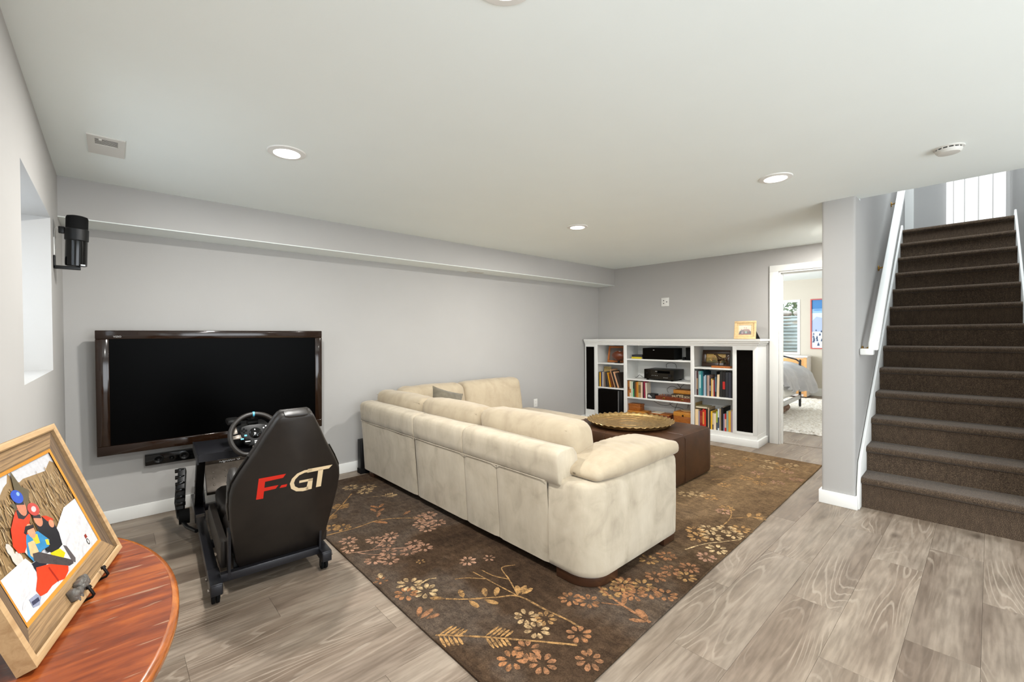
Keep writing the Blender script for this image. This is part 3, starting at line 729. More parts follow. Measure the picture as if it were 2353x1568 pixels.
MO.stem('copper', [(1.86,1.08),(1.88,1.24),(1.90,1.34),(1.93,1.44)], .016); MO.stem('copper', [(1.88,1.24),(1.82,1.33)], .01); MO.leaf('copper', 1.86, 1.09, 1.1, .10, .05); MO.leaf('copper', 1.86, 1.09, 2.2, .09, .03); MO.leaf('copper', 1.88, 1.24, .5, .08, .03)
for i, (x, y) in enumerate(((1.73,1.46),(1.78,1.38),(1.93,1.35),(2.06,1.35),(1.99,1.31),(2.11,1.27),(2.08,1.21),(2.12,1.14),(2.36,1.15),(2.24,1.27),(2.5,1.34),(2.38,1.39),(2.47,1.18),(2.36,1.24),(2.03,1.35),(2.0,1.26))): MO.flower(('copper', 'copper', 'gold')[i % 3], x, y, .06)
for i, (x, y) in enumerate(((2.97,1.38),(2.97,1.26),(3.15,1.24),(3.22,1.17),(2.81,1.16),(3.06,1.33),(2.88,1.32),(3.10,1.17),(3.67,1.69),(3.67,1.58),(3.6,1.75),(5.1,2.07),(5.08,1.77),(5.16,1.58),(5.19,1.39),(4.99,1.42),(4.92,1.54))): MO.flower('cream' if i % 3 else 'gold', x, y, .068)
for i, (x, y) in enumerate(((4.61,1.83),(4.8,1.78),(4.65,1.54),(4.4,1.55),(4.48,1.31),(4.35,1.42),(4.9,1.35),(4.06,1.62),(4.7,1.22),(4.55,1.98),(4.9,2.1),(5.2,2.3),(2.66,1.17),(3.53,1.39),(3.45,1.38))): MO.flower('gold' if i % 2 else 'rose', x, y, .06)
MO.stem('cream', [(2.66,1.30),(2.82,1.25),(2.94,1.18),(3.06,1.11)]); MO.stem('gold', [(3.12,1.28),(3.33,1.29),(3.47,1.33),(3.59,1.39)], .009); MO.stem('gold', [(4.14,1.76),(4.39,1.58),(4.62,1.37)]); MO.stem('cream', [(5.18,1.86),(5.12,1.57),(5.01,1.17)]); MO.stem('gold', [(3.36,1.29),(3.47,1.21),(3.55,1.13)], .009)
for x, y, a in ((3.47,1.21,.2),(3.5,1.19,-1.4),(3.53,1.17,.1),(4.4,1.57,.6),(4.5,1.48,.3),(5.1,1.5,.2),(5.08,1.42,3.0)): MO.leaf('gold', x, y, a, .09, .035)
for k, b_ in MO.m.items(): b_.build('floral_motif', 'motif_'+k, RUG, M=RM)

# ================================================================== SOFA
SO = thing('sectional_sofa', 'beige suede L-shaped sectional sofa with a chaise', 'sofa', (2.6, 2.9, 0))
SM = Matrix.Translation((-2.6, -2.9, 0))
def sp(mb, name, mat='suede', **kw):
    kw.setdefault('smooth', True); return mb.build(name, mat, SO, M=SM, **kw)
def panel(y0, y1, z0, z1, x0b, x0t, x1, name, r=0.012, bulge=0.0):
    """outer back panel: slightly leaning, softened edges"""
    n = 18; m_ = MB()
    def f(s, t):
        y = y0+(y1-y0)*s; z = z0+(z1-z0)*t
        x = x0b+(x0t-x0b)*t-bulge*math.sin(PI*t)*min(1, 12*s*(1-s)+.3)
        e = min(s, 1-s)*(y1-y0); x += max(0, (0.010-e))*0.9
        x += 0.003*noise.noise(Vector((y*4, z*4, 1)))
        return (x, y, z)
    m_.grid(f, max(8, int((y1-y0)/0.04)), n)
    return m_
# lower back panels (seams between them)
for y0, y1 in ((3.175, 4.20), (2.495, 3.165), (2.145, 2.493), (1.70, 2.143)):
    m_ = panel(y0, y1, 0.065, 0.548, 1.835, 1.805, 1.9, 'p')
    m_.box(1.84, 1.95, y0+.004, y1-.004, 0.066, 0.548)
    sp(m_, 'back_panel')
# upper rolled back sections
def roll(y0, y1, y0top=None):
    prof = [(1.806, .552), (1.799, .60), (1.796, .66), (1.798, .698), (1.806, .717), (1.824, .729), (1.866, .736), (1.918, .736), (1.952, .728), (1.972, .700), (1.984, .62), (2.0, .45), (1.93, .45), (1.86, .50)]
    n = len(prof); ny = max(8, int((y1-y0)/.04)); m_ = MB(); vs = []; cx_, cz_ = 1.89, .60
    ts = [0, .006, .018, .04]+[.04+(1-.08)*(i+1)/ny for i in range(ny-1)]+[.96, .982, .994, 1]
    ts = sorted(set(ts))
    for t in ts:
        y = y0+(y1-y0)*t; e = min(t, 1-t)*(y1-y0); k = 1-0.07*max(0, 1-e/0.018)**2
        for x, z in prof:
            q = 0.004*noise.noise(Vector((x*5, y*4, z*6)))
            vs.append((cx_+(x-cx_)*k+q, y, cz_+(z-cz_)*k+q))
    fs = [(i*n+j, (i+1)*n+j, (i+1)*n+(j+1) % n, i*n+(j+1) % n) for i in range(len(ts)-1) for j in range(n)]
    fs += [tuple(range(n)), tuple((len(ts)-1)*n+j for j in range(n-1, -1, -1))]
    return m_.add(vs, fs)
for y0, y1 in ((3.175, 4.205), (2.495, 3.168), (1.605, 2.492)): sp(roll(y0, y1), 'back_roll', angle=60)
# arm: outer wrap with big round back corner
ax0, ax1, ay0, ay1, rr = 1.828, 2.745, 1.395, 1.698, 0.15
outl = [(ax0, ay1)]+[(ax0+rr-rr*math.cos(t), ay0+rr-rr*math.sin(t)) for t in [PI/2*i/10 for i in range(11)]]
outl += [(ax1-.03+.03*math.sin(t), ay0+.03-.03*math.cos(t)) for t in [PI/2*i/4 for i in range(5)]]+[(ax1, ay1)]
am = MB(); n = len(outl); lev = [(0.065, -.012), (0.075, -.002), (0.10, 0), (0.30, .004), (0.50, .003), (0.545, 0), (0.562, -.007), (0.572, -.022)]
ccx, ccy = 2.3, 1.60
for z, off in lev:
    for x, y in outl:
        dx, dy = x-ccx, y-ccy; L_ = math.hypot(dx, dy); zz = z+(0.014*(x-1.9) if z > .4 else 0)
        am.v.append((x+dx/L_*off, y+(dy/L_*off if y < ay1-.01 else 0), zz))
for i in range(len(lev)-1):
    am.f += [(i*n+j, i*n+j+1, (i+1)*n+j+1, (i+1)*n+j) for j in range(n-1)]+[(i*n+n-1, i*n, (i+1)*n, (i+1)*n+n-1)]
am.f += [tuple(range(n)), tuple((len(lev)-1)*n+j for j in range(n))]
sp(am, 'arm', angle=50)
# padded arm top, arched
pm = MB()
px0, px1, py0, py1 = 1.905, 2.765, 1.378, 1.715
def pad_pt(u, v, top):
    a, b_ = -1+2*u, -1+2*v
    x = (px0+px1)/2+(px1-px0)/2*a; y = (py0+py1)/2+(py1-py0)/2*b_
    base = 0.578+0.014*(x-1.9)
    arch = 0.622+0.062*math.sin(PI*min(1, max(0, (x-px0)/(px1-px0)*0.92+.06)))**0.8+0.008*(x-px0)
    ex = (1-abs(a)**7)**.45 if abs(a) < 1 else 0; ey = (1-abs(b_)**5)**.45 if abs(b_) < 1 else 0
    mid = (base+arch)/2-.004; h = (arch-base)/2*ex*ey
    rx = 1-0.0; y2 = y
    if a < -0.55: y2 = y+(-0.55-a)*0.05*(1-b_)*0.6
    z = mid+h if top else mid-h
    z += 0.0035*noise.noise(Vector((x*9, y*7, 3)))+(0.0025*math.sin(x*70+3*math.sin(y*9)) if top else 0)*ex*ey
    return (x, y2, z)
pm.cushion(px0, px1, py0, py1, 0, .082, .036, (.0, .0, .016), .018)
def pad_shape(p):
    t = (p[0]-px0)/(px1-px0); base = .572+.014*(p[0]-1.9)
    arch = .034*math.sin(PI*min(1, max(0, .10+.80*t)))-.012*max(0, (t-.8)/.2)**2
    k = 1-.42*max(0, (.30-t)/.30)**1.4
    wr_ = .0022*math.sin(p[0]*85+2.2*math.sin(p[1]*11))*(1 if p[2] > .05 else 0)
    yy = p[1]+(.04*max(0, (.22-t)/.22) if p[1] < (py0+py1)/2 else 0)
    return (p[0], yy, base+p[2]*k+arch*(max(0, p[2])/.082)**.5*.9+wr_)
pm.v = [pad_shape(p) for p in pm.v]
sp(pm, 'arm_pad', 'suede_cushion', angle=80)
# seat base and seat cushions (long side), corner, chaise
MB().box(1.90, 2.72, 1.70, 4.20, 0.035, 0.24).build('seat_base', 'black_cloth', SO, M=SM)
MB().box(1.93, 2.70, 1.49, 1.70, 0.035, 0.07).build('under_cloth', 'black_cloth', SO, M=SM)
for y0, y1 in ((1.72, 2.52), (2.53, 3.33)): sp(MB().cushion(2.0, 2.80, y0, y1, 0.22, 0.44, .05, (0, 0, .02), .05, .004, 5, 1), 'seat_cushion', 'suede_cushion')
sp(MB().cushion(2.0, 2.98, 3.34, 4.12, 0.10, 0.44, .05, (0, 0, .01), .05, .004, 5, 2), 'corner_seat', 'suede_cushion')
sp(MB().cushion(2.99, 4.09, 3.055, 4.16, 0.07, 0.435, .055, (0, 0, .02), .045, .004, 5, 3), 'chaise_seat', 'suede_cushion')
# tv-wall side back and its cushions
sp(MB().cushion(1.99, 3.80, 4.20, 4.33, 0.07, 0.73, .05, (0, 0, 0), .06, .003, 5, 4), 'side_back')
def back_cushion(x0, x1, y0, y1, z0, z1, seed, lean=0.0, axis='y', wr=.006, res=.03, puff=.035, r=.075):
    m_ = MB()
    Lx, Ly = (x1-x0), (y1-y0)
    pf = (puff, .012, .012) if axis == 'y' else (.012, puff, .012)
    m_.cushion(x0, x1, y0, y1, z0, z1, r, pf, res, wr, 6.5, seed)
    out = []
    for p in m_.v:
        t = (p[2]-z0)/(z1-z0); e = 0
        if axis == 'y':   # lean in x, creases at the ends
            ends = min(p[1]-y0, y1-p[1]); cr = math.exp(-max(0, ends)*9)
            out.append((p[0]-lean*t, p[1], p[2]+.005*math.sin(p[1]*55+p[0]*20)*cr))
        else:
            ends = min(p[0]-x0, x1-p[0]); cr = math.exp(-max(0, ends)*6)
            out.append((p[0], p[1]+lean*t, p[2]+.005*math.sin(p[0]*55)*cr))
    m_.v = out; return m_
sp(back_cushion(2.02, 2.27, 1.655, 2.535, .43, .845, 1, .06), 'back_cushion', 'suede_cushion')
sp(back_cushion(2.02, 2.25, 2.53, 3.345, .43, .835, 2, .06), 'back_cushion', 'suede_cushion')
sp(back_cushion(2.02, 2.25, 3.335, 4.235, .43, .825, 3, .06, wr=.009), 'back_cushion', 'suede_cushion')
sp(back_cushion(2.20, 2.985, 4.00, 4.23, .42, .835, 4, .06, 'x', .009), 'back_cushion', 'suede_cushion')
sp(back_cushion(2.99, 3.86, 3.99, 4.22, .40, .835, 5, .07, 'x', .004, r=.06), 'back_cushion', 'suede_cushion')
# piping seams
def pipe(pts, r=.0022): return MB().tube(pts, r, 6)
sp(pipe([(1.800, y, .550) for y in (1.70, 2.1, 2.5, 2.9, 3.16)]), 'seam', 'suede'); sp(pipe([(1.801, y, .550) for y in (3.18, 3.6, 4.19)]), 'seam', 'suede')
arc = lambda off, z: [(p[0]-off, p[1], z) for p in outl]
for y0, y1, zt, xe in ((1.69, 2.50, .842, 2.0), (2.56, 3.31, .832, 2.0), (3.37, 4.20, .822, 2.0)):
    sp(pipe([(1.978, y0+(y1-y0)*i/16, zt-.035+.006*math.sin(PI*i/16)) for i in range(17)], .0024), 'cushion_piping', 'suede_cushion')
# feet
ft = [(ax0+.012+rr-rr*math.cos(t), ay0+.012+rr-rr*math.sin(t)) for t in [PI/2*i/8 for i in range(9)]]
ft = [(ax0+.012, 1.655)]+ft+[(2.08, ay0+.012), (2.08, ay0+.09), (1.93, 1.55), (1.93, 1.655)]
MB().prism(ft, 'z', 0.0121, 0.067).build('foot', 'sofa_foot', SO, M=SM, bevel=.003)
for a in ((2.60, 2.735, 1.41, 1.50), (1.845, 1.93, 4.02, 4.10), (3.02, 3.10, 3.08, 3.16), (3.98, 4.06, 3.08, 3.16), (3.98, 4.06, 4.06, 4.14)):
    bx(*a, 0.0121, 0.07).build('foot', 'sofa_foot', SO, M=SM, bevel=.003)
pl = thing('throw_pillow', 'small olive grey throw pillow in the sofa corner', 'pillow', (2.50, 3.76, 0.535))
def pil(u, v, sgn):
    a, b_ = -1+2*u, -1+2*v; th = .075*(1-a*a)**.6*(1-b_*b_)**.6
    k = 1-.10*(1-a*a)*b_*b_; k2 = 1-.10*(1-b_*b_)*a*a
    return (a*.19*k2, sgn*th+.006*noise.noise(Vector((a*4, b_*4, sgn))), .15+b_*.15*k)
pm = MB(); pm.grid(lambda u, v: pil(u, v, 1), 18, 18); pm.grid(lambda u, v: pil(u, v, -1), 18, 18)
pm.build('cover', 'pillow_olive', pl, smooth=True, angle=180, M=Matrix.Rotation(math.radians(-14), 4, 'X') @ Matrix.Rotation(math.radians(18), 4, 'Y'))
bxk = thing('floor_box', 'slim dark box standing on the floor between sofa end and wall', 'box', (1.90, 4.28, 0))
bx(-.08, .08, -.04, .04, 0, .34).build('body', 'satin_black', bxk, bevel=.006)
bx(-.084, .084, -.044, .044, 0, .05).build('plinth', 'matt_black', bxk, bevel=.004)

# ================================================================== OTTOMAN AND TRAY
OT = thing('leather_ottoman', 'large square dark brown leather ottoman in front of the sofa', 'ottoman', (3.87, 2.43, 0))
hx, hy = .49, .575
MB().cushion(-hx, hx, -hy, hy, .02, .465, .035, (.004, .004, .008), .04, .002, 5, 9).build('body', 'leather', OT, smooth=True)
def seam_o(p): return MB().tube(p, .0028, 6)
seam_o([(-hx-.003, .0, .03), (-hx-.004, .0, .25), (-hx-.003, .0, .43), (-hx+.02, 0, .464), (-.25, 0, .470), (.25, 0, .470), (hx-.02, 0, .464), (hx+.003, 0, .43), (hx+.003, 0, .03)]).build('seam', 'leather', OT, smooth=True)
seam_o([(-.07, -hy-.003, .03), (-.07, -hy-.004, .25), (-.07, -hy-.003, .43), (-.07, -hy+.02, .464), (-.07, -.3, .470), (-.07, .3, .470), (-.07, hy-.02, .464)]).build('seam', 'leather', OT, smooth=True)
for a, b_ in ((-1, -1), (-1, 1), (1, -1), (1, 1)): bx(a*.42-.03, a*.42+.03, b_*.5-.03, b_*.5+.03, .0121, .03).build('foot', 'matt_black', OT)
TR = thing('brass_tray', 'round hammered brass tray with a scalloped rim on the ottoman', 'tray', (3.86, 2.46, .4795))
def scal(r, z, t):
    k = max(0, (r-.385)/.035); w = math.cos(t*40)
    return r+.007*w*k, z+.006*w*k
MB().lathe([(0, .002), (.15, .0025), (.30, .003), (.35, .004), (.375, .006), (.39, .020), (.405, .034), (.420, .039), (.423, .037), (.408, .030), (.393, .012), (.378, 0), (.0, 0)], seg=176, fn=scal).build('plate', 'brass_tray', TR, smooth=True, angle=60)
for r_ in (.12, .24, .335): MB().tube([(r_*math.cos(2*PI*i/60), r_*math.sin(2*PI*i/60), .0036) for i in range(60)], .0016, 5, closed=True).build('engraved_ring', 'brass_tray', TR, smooth=True)

# ================================================================== TELEVISION, SPEAKERS
TV = thing('television', 'large black wall-mounted television with glossy dark brown bezel', 'television', (0.682, 4.275, 0.535))
tl = Matrix.Rotation(math.radians(1.6), 4, 'X')
w2, H = .770, .897
def ringbox(x0, x1, z0, z1, a, b_, c_, d_, y0, y1):
    return MB().box(x0, x1, y0, y1, z0, c_).box(x0, x1, y0, y1, d_, z1).box(x0, a, y0, y1, c_, d_).box(b_, x1, y0, y1, c_, d_)
ringbox(-w2, w2, 0, H, -w2+.072, w2-.060, .068, H-.062, -.025, .03).build('bezel', 'tv_bezel', TV, bevel=.004, M=tl)
bx(-w2+.07, w2-.058, -.016, .02, .066, H-.060).build('screen', 'tv_screen', TV, M=tl)
bx(-w2+.05, w2-.05, .03, .075, .04, H-.04).build('rear_housing', 'matt_black', TV, M=tl, bevel=.01)
bx(-.25, .25, .07, .122, .25, .65).build('wall_bracket', 'matt_black', TV)
text('brand_text', 'VIZIO', .017, 'print_silver', TV, tl @ frameM((-w2+.117, -.0256, H-.045), (1, 0, 0), (0, 0, 1)))
SPK = thing('center_speaker', 'slim dark center speaker bar mounted under the television', 'speaker', (0.52, YT, .437))
bx(-.345, .345, -.055, 0, -.040, .040).build('cabinet', 'gloss_black', SPK, bevel=.003)
for x_, r_ in ((-.265, .030), (-.185, .018), (-.105, .030), (.0, .018), (.105, .030), (.185, .018), (.265, .030)):
    dv = MB().lathe([(0, .004), (r_*.3, .006), (r_*.42, .001), (r_*.8, .008), (r_*.88, .011), (r_, .010), (r_*1.03, .006)], seg=24, M=frameM((x_, -.0585, 0), (1, 0, 0), (0, 0, 1)))
    dv.build('driver', 'satin_black', SPK, smooth=True)
# left wall speaker on bracket
LS = thing('wall_speaker', 'black cylindrical satellite speaker on a bracket on the left wall', 'speaker', (-.155, 3.75, 1.80))
sh = Matrix.Rotation(math.radians(1.8), 4, 'Y') @ Matrix.Rotation(math.radians(3), 4, 'X')
MB().lathe([(0, .012), (.040, .012), (.0485, .016), (.0495, .03), (.0495, .205), (.0495, .205)], seg=36).build('lower_body', 'gloss_black', LS, smooth=True, M=sh)
MB().lathe([(.0495, .165), (.0535, .17), (.0535, .235), (.0495, .240)], seg=36).build('band', 'satin_black', LS, smooth=True, M=sh)
MB().lathe([(.0495, .205), (.0497, .30), (.046, .312), (.03, .317), (0, .318)], seg=36).build('upper_body', 'matt_black', LS, smooth=True, M=sh)
MB().box(-.072, -.045, -.012, .012, .205, .245).build('terminal_block', 'satin_black', LS, bevel=.003)
MB().box(-.094, -.086, -.02, .02, -.006, .07).box(-.094, .02, -.02, .02, -.008, .010).build('bracket', 'satin_black', LS, bevel=.002)
bx(.022, .042, -.056, -.052, .016, .024).build('badge', 'print_silver', LS, M=sh)
MB().tube([(-.07, 0, .225), (-.08, 0, .24), (-.088, .02, .232), (-.092, .04, .20), (-.093, .045, .15)], .0015, 6).build('cable', 'plastic_white', LS, smooth=True)
for o_ in [o for o in RUG.children if o.name.startswith('floral_motif')]: o_['kind'] = 'stuff'

# ================================================================== BOOKCASE
BC = thing('bookcase', 'long low white bookcase with crown molding against the far wall', 'bookcase', BK(0, 0, 0), TH)
def bp(mb, name, mat='case_white', **kw): return mb.build(name, mat, BC, **kw)
UL = 2.508
bp(bx(0.0, .40, 0.004, UL, 0, .088), 'plinth', bevel=.003)
bp(bx(0.02, .40, 0.024, UL, .090, .143), 'bottom_board')
bp(bx(.392, .402, 0.024, UL, .143, 1.225), 'back_panel')
bp(bx(.386, .392, 0.85, 1.75, .20, .262), 'back_rail'); bp(bx(.386, .392, 0.85, 1.75, .475, .53), 'back_rail')
for a, b_ in ((.026, .042), (.278, .296), (.794, .812), (1.786, 1.804), (2.298, 2.316), (2.494, UL)):
    bp(bx(.03, .392, a, b_, .143, 1.225), 'side_panel')
for a, b_ in ((.024, .072), (.256, .302), (.779, .826), (1.769, 1.822), (2.279, 2.338), (2.494, UL)):
    bp(bx(.018, .036, a, b_, .143, 1.225), 'face_stile', bevel=.0015)
for u0, u1, zs in ((1.822, 2.279, (.947, .572)), (.826, 1.769, (1.024, .729, .461)), (.302, .779, (.943, .571))):
    for z in zs: bp(bx(.028, .39, u0-.015, u1+.015, z-.021, z), 'shelf', bevel=.0012)
for u0, u1, zt, zb in ((.072, .256, 1.178, .172), (2.338, 2.494, 1.194, .200)):
    bp(bx(.018, .036, u0, u1, zt, 1.225), 'face_rail'); bp(bx(.018, .036, u0, u1, .143, zb), 'face_rail'); bp(bx(.026, .032, u0, u1, zb, zt), 'speaker_grille', 'grille_black')
def crown_prof(o_): return [(.03, 1.222), (.016, 1.222), (.016, 1.234), (.004, 1.240), (.004, 1.258), (-.010, 1.264), (-.010, 1.280), (-.024, 1.287), (-.024, 1.312), (.40, 1.312), (.40, 1.222)]
cm = MB()
pr = [(.016, 1.222), (.016, 1.236), (.006, 1.240), (.004, 1.258), (-.008, 1.263), (-.010, 1.281), (-.022, 1.287), (-.024, 1.312)]
rows = []
for x, z in pr:
    e = .016-x
    rows.append([(x, UL, z), (x, .020-e, z), (.40, .020-e, z)])
for r_ in rows: cm.v += r_
for i in range(len(rows)-1):
    for j in range(2): cm.f.append((i*3+j, i*3+j+1, (i+1)*3+j+1, (i+1)*3+j))
k = len(cm.v); cm.v += [(-.024, UL, 1.312), (-.024, -.020, 1.312), (.40, -.020, 1.312), (.40, UL, 1.312)]; cm.f.append((k, k+1, k+2, k+3))
k = len(cm.v); cm.v += [(.016, UL, 1.222), (.016, .020, 1.222), (.40, .020, 1.222), (.40, UL, 1.222)]; cm.f.append((k+3, k+2, k+1, k))
bp(cm, 'crown')

ORD = 'first second third fourth fifth sixth seventh eighth ninth tenth eleventh twelfth thirteenth fourteenth fifteenth sixteenth seventeenth eighteenth nineteenth twentieth'.split()+['twenty-'+x for x in ('first', 'second', 'third', 'fourth', 'fifth')]
CM = {}
def cmat(c, rough=0.55):
    k = 'cloth_%d_%d_%d' % c
    if k not in MATS: P(k, S(*c), rough)
    return k
def book(u0, u1, z, zt, dep, col, label, group, v=.05, lean=0.0, band=None, soft=False):
    w = abs(u0-u1); h = zt-z
    t = thing('book', label, 'book', BK(v, (u0+u1)/2, z+.0008+w/2*math.sin(abs(lean))), TH, group); t.rotation_euler = (lean, 0, TH)
    c = .0016 if soft else .0028; c = min(c, w*.22)
    m_ = MB().box(0, c, -w/2, w/2, 0, h).box(c, dep, -w/2, -w/2+c, 0, h).box(c, dep, w/2-c, w/2, 0, h)
    m_.build('cover', cmat(col), t)
    bx(c, dep-.004, -w/2+c, w/2-c, .003, h-.004).build('pages', 'book_paper', t)
    if band and w > .008:
        z0, z1, bc = band; bx(-.0004, 0, -w/2+.001, w/2-.001, h*z0, h*z1).build('spine_label', cmat(bc), t)
    return t
def shelf_row(z, rows, where, group, dep=.16, v=.045):
    for i, r_ in enumerate(rows):
        u0, u1, zt, col, nm = r_[:5]; kw = r_[5] if len(r_) > 5 else {}
        d_ = kw.pop('dep', dep); vv = kw.pop('v', v)
        book(u0, u1, z, zt, d_, col, '%s book, %s from the left on %s' % (nm, ORD[i], where), group, v=vv, **kw)
shelf_row(.571, [
 (.778,.770,.892,(120,112,112),'slim grey'), (.769,.760,.892,(205,205,205),'slim pale grey'), (.759,.737,.890,(66,30,30),'tall maroon',dict(band=(.25,.7,(150,120,90)))),
 (.736,.722,.890,(120,140,140),'grey-teal'), (.721,.701,.892,(96,160,166),'pale teal',dict(band=(.3,.85,(190,220,220)))), (.700,.678,.893,(36,124,132),'teal',dict(dep=.24)), (.677,.665,.885,(26,70,92),'dark teal',dict(dep=.26)),
 (.664,.654,.826,(196,198,200),'short pale grey'), (.653,.631,.841,(146,172,190),'light blue'), (.630,.620,.838,(24,24,28),'thin black'), (.619,.606,.840,(190,160,142),'tan'), (.605,.592,.840,(178,150,142),'mauve tan',dict(dep=.22)),
 (.591,.572,.803,(34,36,52),'short navy',dict(band=(.3,.6,(120,120,130)))), (.571,.556,.800,(224,176,92),'short amber'), (.554,.542,.784,(224,206,170),'short cream'), (.541,.525,.784,(138,26,30),'short dark red'),
 (.524,.503,.892,(28,36,46),'tall blue-black',dict(band=(.2,.8,(80,100,120)))), (.502,.474,.857,(232,208,172),'leaning cream',dict(lean=.03)), (.462,.432,.893,(30,30,28),'tall charcoal'),
 (.429,.398,.895,(20,16,16),'tall black and red',dict(band=(.32,.62,(190,34,26)))), (.394,.361,.892,(42,44,50),'tall slate'), (.358,.325,.892,(46,48,60),'tall dark blue'), (.323,.306,.885,(18,16,18),'tall black')],
 'the right column middle shelf', 'books on the right middle shelf')
LOW = [(.776,.734,.385,(236,206,160),'cream'), (.732,.717,.365,(150,148,170),'lavender'), (.715,.681,.372,(140,26,20),'dark red',dict(band=(.3,.7,(160,60,40)))), (.680,.658,.395,(196,34,22),'red and gold',dict(band=(.2,.85,(222,150,70)))), (.657,.637,.383,(216,52,28),'bright red'),
 (.635,.613,.400,(30,24,22),'black'), (.611,.597,.419,(186,164,134),'tan',dict(dep=.22)), (.595,.578,.387,(46,42,44),'speckled dark'), (.576,.557,.378,(238,186,40),'yellow',dict(dep=.22)), (.555,.541,.357,(214,196,160),'small cream',dict(band=(.0,.3,(40,50,80)))),
 (.539,.509,.353,(232,212,184),'ivory'), (.507,.491,.385,(166,182,60),'lime green',dict(band=(.0,.4,(30,40,80)))), (.489,.471,.419,(204,214,222),'pale blue',dict(band=(.1,.6,(40,60,90)))), (.470,.448,.419,(160,138,110),'brown',dict(dep=.2)), (.446,.421,.440,(16,15,16),'tall black',dict(dep=.27)),
 (.419,.406,.362,(150,140,172),'small lavender'), (.405,.385,.363,(190,40,28),'small red',dict(band=(.2,.7,(230,190,160)))), (.383,.361,.400,(150,172,156),'sage green'), (.359,.332,.403,(228,172,60),'golden yellow'), (.330,.308,.403,(166,142,150),'mauve')]
shelf_row(.1435, LOW, 'the right column bottom shelf', 'books on the right bottom shelf')
bk_ = thing('flat_book', 'olive book lying flat on top of the bottom shelf row', 'book', BK(.06, .700, .4015), TH)
MB().box(0, .17, -.075, .075, 0, .003).box(0, .17, -.075, .075, .021, .024).box(.167, .17, -.075, .075, .003, .021).build('cover', cmat((158,150,110)), bk_); bx(.002, .166, -.073, .073, .003, .021).build('pages', 'book_paper', bk_)
book(.790, .783, .1435, .462, .22, (176, 148, 88), 'tall tan folder against the divider on the bottom right shelf', 'books on the right bottom shelf', v=.09)
shelf_row(.461, [(1.768,1.756,.692,(150,92,40),'brown'), (1.755,1.738,.700,(172,112,52),'ochre',dict(band=(.4,.6,(90,50,30)))), (1.736,1.714,.693,(226,208,180),'cream and orange',dict(band=(.25,.5,(190,100,40)))), (1.712,1.696,.690,(196,208,176),'pale green'), (1.694,1.684,.690,(222,222,210),'thin white'), (1.682,1.663,.682,(60,150,96),'green',dict(band=(.55,1.0,(24,30,28)))),
 (1.661,1.640,.680,(74,56,40),'dark brown'), (1.637,1.610,.686,(176,104,34),'orange brown'), (1.608,1.597,.690,(226,164,44),'yellow'), (1.595,1.556,.692,(176,150,106),'patterned tan',dict(band=(.3,.8,(120,96,60)))), (1.553,1.528,.688,(232,204,176),'pale peach'), (1.526,1.512,.690,(70,30,36),'dark maroon'), (1.503,1.489,.699,(168,46,74),'crimson',dict(lean=-.03)), (1.480,1.462,.684,(226,214,194),'ivory',dict(lean=-.03))],
 'the center column third shelf', 'books on the center shelf', v=.04, dep=.13)
shelf_row(.5725, [(2.275,2.264,.800,(52,58,50),'dark green paperback'), (2.262,2.240,.795,(232,178,30),'yellow'), (2.238,2.222,.800,(66,44,74),'purple'), (2.220,2.210,.800,(120,130,150),'grey-blue'), (2.208,2.196,.803,(206,200,194),'white'), (2.189,2.175,.803,(150,124,100),'tan',dict(lean=-.02)), (2.170,2.156,.805,(128,110,92),'taupe',dict(lean=-.03)), (2.147,2.137,.806,(60,62,66),'thin charcoal',dict(lean=-.06)),
 (2.113,2.097,.800,(86,70,56),'brown',dict(lean=-.15)), (2.079,2.063,.800,(232,160,34),'orange',dict(lean=-.2)), (2.043,2.017,.790,(104,52,24),'chestnut',dict(lean=-.25)), (1.996,1.981,.860,(196,150,110),'tall pinkish',dict(lean=-.30,dep=.2)), (1.973,1.946,.835,(40,30,26),'leaning dark',dict(lean=-.32,dep=.2)), (1.940,1.918,.825,(222,168,128),'leaning peach',dict(lean=-.33)), (1.908,1.868,.805,(48,36,30),'leaning black',dict(lean=-.35,dep=.2))],
 'the left column middle shelf', 'books on the left shelf', v=.05, dep=.14)
fb = thing('upright_magazine', 'tan magazine standing face out behind the left shelf books', 'magazine', BK(.20, 2.212, .5731), TH)
bx(0, .005, -.068, .062, 0, .305).build('cover', cmat((206,176,112)), fb)
text('title', 'FRENCH', .034, cmat((60,84,60)), fb, frameM((-.0006, -.003, .282), (0, -1, 0), (0, 0, 1)), .0003)

# audio gear and boxes
def at(v, u, z): return BK(v, u, z)
t = thing('surround_speaker', 'wide black center channel speaker on the top center shelf', 'speaker', at(.05, 1.295, 1.0245), TH)
bx(0, .26, -.234, .234, 0, .160).build('cabinet', 'matt_black', t, bevel=.004); bx(-.008, 0, -.230, .230, .004, .156).build('grille', 'grille_black', t)
bx(-.0085, -.0078, .050, .072, .130, .137).build('badge', 'print_silver', t)
t = thing('small_speaker', 'small black speaker at the right end of the top center shelf', 'speaker', at(.15, .893, 1.0245), TH)
bx(0, .11, -.058, .052, .0, .17).build('cabinet', 'matt_black', t, bevel=.004); bx(-.03, .10, .052, .085, 0, .04).build('adapter', 'matt_black', t, bevel=.003)
t = thing('stacked_book', 'yellow book lying flat on the top center shelf', 'book', at(.06, 1.632, 1.0245), TH)
bx(0, .16, -.080, .080, 0, .028).build('cover', cmat((206,186,40)), t); bx(.002, .158, -.0805, .0805, .003, .025).build('pages', 'book_paper', t)
t = thing('stacked_book', 'dark navy book lying on the yellow book', 'book', at(.065, 1.632, 1.0531), TH+.03)
bx(0, .15, -.082, .078, 0, .030).build('cover', cmat((34,36,48)), t); bx(.002, .148, -.0825, .0785, .004, .026).build('pages', cmat((60,60,70)), t)
RC = thing('av_receiver', 'black audio receiver on the second center shelf', 'receiver', at(.03, 1.277, .7295), TH)
